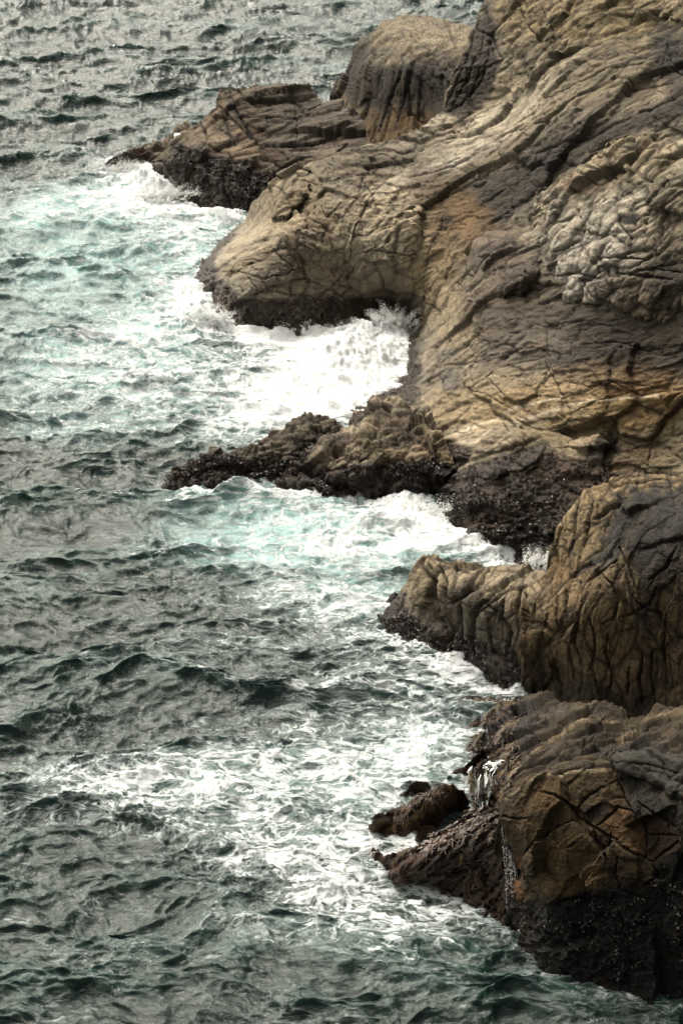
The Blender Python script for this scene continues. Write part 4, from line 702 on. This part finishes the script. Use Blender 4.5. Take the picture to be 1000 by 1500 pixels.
# painted survey of foam and aerated water: (cx, cy, rx, ry, rot, foam, aer)
FB = [(520,540,120,70,12,1.,.2),(470,560,100,40,8,.6,.2),(400,500,90,20,0,.5,.3),(590,500,30,50,0,.9,0),(500,900,130,34,-6,.3,.25),(600,930,70,26,-15,.32,.15),(420,880,160,30,0,.2,.2),(660,990,60,16,-22,.4,.1),(520,1010,150,30,0,.28,.15),(330,940,150,30,0,.14,.1),(330,570,200,60,4,.42,.5),(180,555,180,50,0,.3,.5),(60,550,120,50,0,.18,.4),(420,600,120,40,15,.55,.4),(100,630,140,26,0,.28,.5),(440,500,120,26,0,.55,.5),
  (240,480,110,50,10,.38,.6),(290,450,40,30,30,.7,.5),(150,500,130,30,0,.22,.6),(170,390,190,60,-8,.22,.7),(280,350,110,40,-15,.36,.8),(200,290,90,40,-10,.45,.7),(230,272,40,22,-20,.8,.6),(330,325,60,16,-12,.5,.9),(120,300,110,50,0,.18,.6),
  (60,430,120,80,0,.12,.4),(40,340,60,50,0,.08,.3),(170,240,50,14,0,.4,.3),(80,300,90,30,0,.12,.4),
  (560,760,160,50,-4,.45,.75),(680,790,90,30,-20,.5,.7),(620,745,60,24,-20,.6,.4),(420,780,200,50,-4,.26,.8),(330,810,160,40,0,.18,.6),(500,820,150,26,0,.34,.6),(600,810,90,26,0,.34,.7),(420,725,160,16,0,.28,.6),(740,815,60,14,-20,.4,.3),(350,720,110,20,0,.2,.5),(500,860,120,30,0,.2,.5),
  (540,890,80,30,0,.14,.3),(560,965,130,30,-5,.20,.1),(700,1000,60,14,-22,.42,.1),(740,1015,30,10,-15,.6,.1),(450,960,200,40,0,.1,.1),
  (560,1090,150,60,6,.36,.3),(450,1130,180,60,0,.30,.3),(300,1130,180,50,10,.25,.15),(400,1200,160,50,-20,.32,.25),(250,1190,150,46,-15,.26,.2),(150,1140,150,50,0,.30,.1),(60,1180,90,40,0,.2,.05),(350,1050,200,30,0,.16,.05),(620,1180,60,30,0,.3,.2),(430,1260,120,40,-20,.25,.1),(530,1190,60,50,0,.3,.3),(620,1080,80,50,30,.28,.3),
  (500,1290,150,50,-20,.38,.1),(600,1340,130,34,-10,.26,.02),(430,1360,160,34,-10,.2,.02),(560,1400,160,30,-6,.06,0),(680,1400,100,30,-10,.03,0),(330,1260,120,40,-25,.2,.1),(150,1330,120,30,-20,.12,0),(220,1400,120,30,-10,.10,0),(560,1240,60,22,10,.36,.1),(600,1245,40,14,35,.5,.1),(660,1325,60,10,-15,.25,0),(690,1160,20,20,0,.6,.1),(850,1460,120,24,-18,.12,0),
  (400,110,120,60,0,.0,0),(480,60,100,60,0,.02,0),(440,130,60,16,0,.1,.1),(620,50,60,30,0,.08,.1),(480,110,40,22,0,.14,.15),(100,105,100,10,0,.06,.1),(230,108,60,8,10,.10,.15),(150,460,200,20,0,.1,.2),(0,600,60,20,0,.2,.2)]
nn = near
foam = np.full(len(x), 0.0, f32); aer = np.zeros(len(x), f32)
xw = x+70*wv[:, 0]/2.2; yw = y+26*wv[:, 1]/2.2+18*wv2[:, 1]
for cx, cy, rx, ry, rot, fo, ae in FB:
    c_, s_ = math.cos(math.radians(rot)), math.sin(math.radians(rot))
    m = near & (np.abs(x-cx) < 2.6*rx+60) & (np.abs(y-cy) < 2.6*max(ry, rx*abs(s_))+50)
    u = ((xw[m]-cx)*c_-(yw[m]-cy)*s_)/rx; v = ((xw[m]-cx)*s_+(yw[m]-cy)*c_)/ry
    g = np.exp(-1.1*(u*u+v*v)); foam[m] = 1-(1-foam[m])*(1-g*min(.9, fo*1.1)); aer[m] = 1-(1-aer[m])*(1-g*ae*.85)
# foam clings to the rocks at the waterline
RW = cliff_water+[[(375,325),(300,306),(255,297),(243,264),(180,259),(152,250)],[(480,690),(350,703),(262,713),(244,713)],[(424,702),(423,719),(570,724),(640,718)]]
dr = np.full(len(x), 1e9, f32)
for w_ in RW: dr[near] = np.minimum(dr[near], seg_d(xw[near], y[near], w_))
foam = 1-(1-foam)*(1-.45*np.exp(-dr/11))
dr2 = np.full(len(x), 1e9, f32)
for w_ in [[(760,1008),(700,985),(640,958),(575,925),(554,908),(556,885)],[(664,1140),(688,1118),(698,1090),(712,1066)],[(745,1348),(655,1308),(590,1290),(538,1250)],[(572,1230),(568,1208),(600,1170)],[(1010,1500),(900,1462),(795,1420),(760,1370)]]: dr2[near] = np.minimum(dr2[near], seg_d(xw[near], y[near], w_))
foam = 1-(1-foam)*(1-.38*np.exp(-dr2/9))
# waves: crests roughly across the view, swell bending towards the shore
Z = np.zeros(len(x), f32); DX = np.zeros(len(x), f32); DY = np.zeros(len(x), f32)
rg = np.random.default_rng(5); nw = 110
calm = 1-.35*np.clip(foam*1.2, 0, 1)
gust = .75+.5*fbm(P3, .07, 3, 211)
sub = np.where(near)[0]; Wn = Wq[sub]
for i in range(nw):
    lam = 7.5*(.34/7.5)**((i/(nw-1))**.72)
    th = rg.normal(0, .34 if lam > 2.5 else .46)+.12
    kx, ky = math.sin(th), -math.cos(th); k = 2*math.pi/lam
    a = (.0112+.002*math.exp(-((lam-1.1)/.7)**2))*lam**.95*rg.uniform(.6, 1.4)*(1.15 if 2.4 < lam < 7 else .95)
    ph = rg.uniform(0, 6.28); env = 1.0
    p = k*(Wn[:, 0]*kx+Wn[:, 1]*ky)+ph
    c = np.cos(p); s = np.sin(p)
    Z[sub] += a*c; DX[sub] -= .9*a*kx*s; DY[sub] -= .9*a*ky*s
fade = gust*calm
Z *= fade; DX *= fade; DY *= fade
# sharp wind chop
Pn_ = np.c_[Wq[:, 0]*.42, Wq[:, 1], np.zeros(len(x), f32)].astype(f32)
ch = np.zeros(len(x), f32)
ch[sub] = .16*fbm(Pn_[sub], .9, 3, 221, .5, ridge=True)+.06*fbm(Pn_[sub]+wv2[sub][:, [0, 1, 0]], 2.6, 3, 222, .55, ridge=True)
Z += ch*(.75+.5*gust)
crest = np.clip(.5+Z/.75, 0, 1)
# churned heaps and surges where the swell breaks
HE = [(548,510,50,34,.35,0),(566,486,30,16,.25,0),(520,530,60,36,.35,0),(232,284,34,14,.7,0),(200,272,40,12,.4,0),(165,250,26,7,.25,0),(290,462,40,24,.35,0),(275,480,40,22,.4,0),(340,322,30,8,.35,0),(640,748,36,14,.15,0),(600,735,50,14,.3,0),(560,768,100,10,.25,0),(720,806,30,8,.2,0),(300,560,110,14,.3,0),(60,520,60,12,.35,0),(190,1200,80,22,.35,-20),(330,1250,90,20,.3,-25),(760,1012,18,8,.25,0),(500,1310,90,20,.2,-20),(225,115,60,8,.5,0),(330,120,50,7,.4,0),(60,8,80,8,.5,0),(360,160,60,8,.3,0),(130,500,70,10,.3,0),(330,730,60,9,.3,0),(90,1055,70,14,.4,0),(200,590,70,8,.15,0),(690,1150,26,22,.05,0)]
HE = [h_ for h_ in HE]
fl = fbm(P3, 1.1, 4, 231, .6); fl2 = fbm(P3+5, 4.0, 4, 232, .6)
for cx, cy, rx, ry, hh, rot in HE:
    c_, s_ = math.cos(math.radians(rot)), math.sin(math.radians(rot))
    u = ((xw-cx)*c_-(y-cy)*s_)/rx; v = ((xw-cx)*s_+(y-cy)*c_)/ry
    g = np.exp(-(u*u+v*v)); Z += hh*g*(1+.9*fl+.35*fl2)
churn = sstep(.25, .75, foam)
Z += churn*(.10*fl+.075*fl2)
foam = foam+.10*sstep(.62, .95, crest)*(foam > .05)+.42*sstep(.8, 1.0, crest)*sstep(-.05, .4, fl)
foam = np.where(near, foam+.02+.12*fbm(P3, .09, 3, 241), .03)
V = np.stack([XY[:, 0]+DX, XY[:, 1]+DY, Z], -1)
idx = np.arange(nx*ny).reshape(ny, nx)
Q = np.stack([idx[:-1, :-1], idx[1:, :-1], idx[1:, 1:], idx[:-1, 1:]], -1).reshape(-1, 4)
sea = mesh_np('water', V, Q, WATER, {'Aux': np.stack([np.clip(foam, 0, 1.3), np.clip(aer, 0, 1), crest], -1)})
tag(sea, 'choppy grey green sea streaked with white foam and turquoise surf', kind='structure')
SEA_Z = Z.reshape(ny, nx)


# ------------------------------------------------------------------ spray and falling water
OCT = np.array([(1, 0, 0), (0, 1, 0), (-1, 0, 0), (0, -1, 0), (0, 0, 1), (0, 0, -1)], float)
OF = np.array([(0, 1, 4), (1, 2, 4), (2, 3, 4), (3, 0, 4), (1, 0, 5), (2, 1, 5), (3, 2, 5), (0, 3, 5)])
def drops(name, c, s, label, cat, mat=FOAMM, elong=None, kind='stuff', parent=None):
    m = len(c); e = np.ones((m, 1, 3)) if elong is None else elong[:, None, :]
    V = (c[:, None, :]+OCT[None]*s[:, None, None]*e).reshape(-1, 3)
    Q = (OF[None]+np.arange(m)[:, None, None]*6).reshape(-1, 3)
    o = mesh_np(name, V, Q, mat, smooth=True, parent=parent); tag(o, label, cat, kind=kind); return o
def burst(px, py, foot, n, spread, up, label, rx=.6, dirx=0., smin=.006, smax=.03):
    r = np.random.default_rng(int(px*7+py)); base = world(np.array([px]), np.array([py]), np.array([foot]))[0]; base[2] = max(base[2]-.2, 0)
    nj = 70; v = r.normal(size=(nj, 3))*[spread*1.1, .35, 0]+[dirx, -.1, up*1.35]; v[:, 2] *= r.uniform(.25, 1.25, nj)
    org = r.normal(size=(nj, 3))*[rx, .2, .05]; j = r.integers(0, nj, n); t = r.random(n)**.8
    p = base+org[j]+v[j]*t[:, None]; p[:, 2] -= .62*up*t**2
    p += r.normal(size=(n, 3))*(.012+.07*t[:, None]); p[:, 2] = np.maximum(p[:, 2], .02)
    s = (smin+(smax-smin)*(r.random(n)**2.2))*(1.25-t)*1.25
    o_ = drops('sea_spray', p, s, label, 'spray'); return o_
burst(566,480,494,17000,.45,1.15,'tallest white burst of spray against the dark rock at the head of the cove',.40)
burst(520,482,488,5200,.6,.55,'fine scattered spray along the mussel band left of the tallest burst',1.2)
burst(300,462,482,6000,.35,.6,'spray beside the dark left tip of the headland',.45,.3)
burst(232,284,300,8000,.45,.8,'spray curling off the breaking wave below the layered point',.6,.5)
burst(172,245,256,5000,.5,.7,'spray over the outer end of the layered point',.8,.2)
burst(640,742,757,2600,.4,.45,'spray where the surf runs up the mussel-covered ledge',.5,.3)
burst(786,818,832,2200,.25,.75,'small spray jet between the mussel ledge and the rounded rock',.22)
burst(340,318,326,1100,.3,.4,'little splash under the overhanging dark face of the layered point',.3)
burst(560,1240,1250,1400,.4,.2,'low spray among the weed-covered rocks',.5)
burst(760,1016,1026,700,.3,.2,'low splash at the base of the tapered outcrop',.4)
# small waterfall over the shelf lip
def ribbon(path, w0, w1, seed, name, parent=None, n=60, m=16):
    pa = np.array([world(np.array([a]), np.array([b]), np.array([c]))[0] for a, b, c in path])
    tt = np.linspace(0, len(pa)-1, n); i = np.clip(tt.astype(int), 0, len(pa)-2); fr = (tt-i)[:, None]
    c = pa[i]*(1-fr)+pa[i+1]*fr; wd = np.linspace(w0, w1, n)
    V = []
    for k in range(m+1):
        u = k/m-.5; V.append(c+np.stack([wd*u, .10*np.cos(u*9+seed)-.06+0*wd, 0*wd], -1))
    V = np.stack(V, 1).reshape(-1, 3); nz_ = fbm((V*[6, 6, 1.2]).astype(f32), 1, 3, seed); V[:, 1] -= .09*nz_; V[:, 0] += .05*nz_
    Q = np.array([(a*(m+1)+b, a*(m+1)+b+1, (a+1)*(m+1)+b+1, (a+1)*(m+1)+b) for a in range(n-1) for b in range(m)
                  if fbm(np.array([[b*.5, a*.06, seed]], f32), 1, 2, seed)[0] > .06])
    return mesh_np(name, V, Q, FILM, parent=parent)
wf = bpy.data.objects.new('waterfall', None); C.objects.link(wf); tag(wf, 'small white waterfall spilling over the weedy shelf left of the cracked boulder', 'waterfall')
ribbon([(735,1114,1172),(718,1116,1172),(708,1124,1176),(703,1140,1182),(700,1158,1184),(699,1176,1186)], .20, .30, 3, 'water_curtain', wf)
ribbon([(726,1118,1178),(716,1128,1182),(713,1146,1188),(711,1165,1192),(708,1180,1194)], .12, .2, 5, 'water_strand', wf)
ribbon([(690,1124,1170),(684,1134,1172),(682,1150,1174)], .08, .16, 9, 'water_strand', wf)
ribbon([(690,1176,1190),(694,1184,1193),(700,1190,1194)], .5, .3, 13, 'foam_pool', wf, n=20)
ribbon([(712,1062,1096),(714,1080,1100),(716,1096,1104)], .05, .1, 21, 'water_strand', wf)
r = np.random.default_rng(3); c = []; s = []
for k in range(15):
    px = r.choice([737, 741, 744, 748, 753, 731])+r.normal(0, 2.2); y0 = 1185+r.random()*60; ft = 1349+r.normal(0, 2)
    yy = np.arange(y0, min(1350, y0+r.uniform(60, 150)), r.uniform(1.6, 4.5)); yy = yy+r.normal(size=len(yy))*1.3
    c.append(world(px+(yy-1180)*.06+r.normal(size=len(yy))*.8, yy, yy*0+ft)); s.append(r.uniform(.005, .013, len(yy)))
dr_ = bpy.data.objects.new('dripping_water', None); C.objects.link(dr_); tag(dr_, 'curtain of falling water beads down the left edge of the cracked boulder', 'dripping water')
el = np.tile([[1, 1, 1.9]], (sum(map(len, s)), 1)); drops('water_beads', np.concatenate(c), np.concatenate(s), None, None, elong=el, parent=dr_)
# puddle of foam in a hollow of the layered point
pc = world(np.array([263]), np.array([201]), np.array([201+60]))[0]
D2 = (point['x']-263)**2+(point['y']-202)**2; pc = point['P'][D2.argmin()]
a = np.linspace(0, 2*math.pi, 40, endpoint=False); V = [pc+[0, -.05, .09]]; rr_ = 1+.35*np.sin(3*a+1)+.2*np.sin(5*a)
for q, zz in ((.5, .10), (.85, .07), (1, -.05)):
    V += [pc+np.array([.19*q*rr_[i]*math.cos(t), -.05+.16*q*rr_[i]*math.sin(t), zz]) for i, t in enumerate(a)]
Q = [(0, 1+i, 1+(i+1) % 40, 1+(i+1) % 40) for i in range(40)]
me = bpy.data.meshes.new('foam_patch'); me.from_pydata([tuple(v) for v in V], [], [(0, 1+i, 1+(i+1) % 40) for i in range(40)]+[(1+40*l+i, 1+40*(l+1)+i, 1+40*(l+1)+(i+1) % 40, 1+40*l+(i+1) % 40) for l in range(2) for i in range(40)])
me.materials.append(FOAMM); fo = bpy.data.objects.new('foam_patch', me); C.objects.link(fo); tag(fo, 'tiny bright white foam patch caught in a hollow on the layered point', 'foam')


# ------------------------------------------------------------------ camera, light, sky
cam = bpy.data.cameras.new('camera'); co = bpy.data.objects.new('camera', cam); C.objects.link(co)
co.location = (0, 0, H); co.rotation_euler = (math.pi/2-DEP, 0, 0)
cam.sensor_fit = 'VERTICAL'; cam.angle = math.radians(24); cam.clip_end = 20000; cam.clip_start = .5
bpy.context.scene.camera = co
EL, AZ = math.radians(55), math.radians(-32)      # AZ from +Y towards +X
sun = bpy.data.lights.new('sun', 'SUN'); so = bpy.data.objects.new('sun', sun); C.objects.link(so)
sun.energy = 2.1; sun.angle = math.radians(11); sun.color = (1, .965, .90)
from mathutils import Vector
dv = Vector((math.sin(AZ)*math.cos(EL), math.cos(AZ)*math.cos(EL), math.sin(EL)))
so.rotation_euler = dv.to_track_quat('Z', 'Y').to_euler()
w = bpy.data.worlds.new('World'); bpy.context.scene.world = w; w.use_nodes = True; nt = w.node_tree; nt.nodes.clear(); N = nt.nodes.new; Lk = nt.links.new
o = N('ShaderNodeOutputWorld'); bg = N('ShaderNodeBackground'); Lk(bg.outputs[0], o.inputs[0]); bg.inputs[1].default_value = .15
sky = N('ShaderNodeTexSky'); sky.sky_type = 'NISHITA'; sky.sun_disc = False; sky.sun_elevation = EL; sky.sun_rotation = AZ; sky.dust_density = 6; sky.air_density = 1.2
hs = N('ShaderNodeHueSaturation'); hs.inputs['Saturation'].default_value = .22; Lk(sky.outputs[0], hs.inputs['Color'])
tc = N('ShaderNodeTexCoord'); mp = N('ShaderNodeMapping'); mp.inputs['Scale'].default_value = (1, 1, 2.2); Lk(tc.outputs['Generated'], mp.inputs[0])
nz = N('ShaderNodeTexNoise'); nz.inputs['Scale'].default_value = 3.2; nz.inputs['Detail'].default_value = 6; Lk(mp.outputs[0], nz.inputs[0])
rp = N('ShaderNodeValToRGB'); rp.color_ramp.elements[0].position = .3; rp.color_ramp.elements[1].position = .7
rp.color_ramp.elements[0].color = (.95, .90, .78, 1); rp.color_ramp.elements[1].color = (2.15, 2.03, 1.76, 1); Lk(nz.outputs[0], rp.inputs[0])
mx = N('ShaderNodeMix'); mx.data_type = 'RGBA'; mx.blend_type = 'MULTIPLY'; mx.inputs[0].default_value = 1; Lk(hs.outputs[0], mx.inputs[6]); Lk(rp.outputs[0], mx.inputs[7])
dt = N('ShaderNodeVectorMath'); dt.operation = 'DOT_PRODUCT'; Lk(tc.outputs['Generated'], dt.inputs[0]); dt.inputs[1].default_value = (-.3, .9, .28)
gl = N('ShaderNodeMapRange'); Lk(dt.outputs['Value'], gl.inputs[0]); gl.inputs[1].default_value = -.3; gl.inputs[2].default_value = 1; gl.inputs[3].default_value = .36; gl.inputs[4].default_value = 2.15
m2 = N('ShaderNodeVectorMath'); m2.operation = 'SCALE'; Lk(mx.outputs[2], m2.inputs[0]); Lk(gl.outputs[0], m2.inputs['Scale'])
Lk(m2.outputs[0], bg.inputs[0])
sc = bpy.context.scene; sc.view_settings.view_transform = 'Standard'; sc.view_settings.look = 'None'; sc.view_settings.exposure = 0; sc.cycles.use_denoising = True; sc.cycles.denoising_prefilter = 'FAST'; w.cycles.sampling_method = 'MANUAL'; w.cycles.sample_map_resolution = 1024; sc.cycles.sample_clamp_direct = 5; sc.cycles.use_adaptive_sampling = True; sc.cycles.adaptive_threshold = .03; sc.cycles.max_bounces = 4; sc.cycles.diffuse_bounces = 2; sc.cycles.sample_clamp_indirect = 3
for k, v in STATS.items(): print('ROCK', k, v)
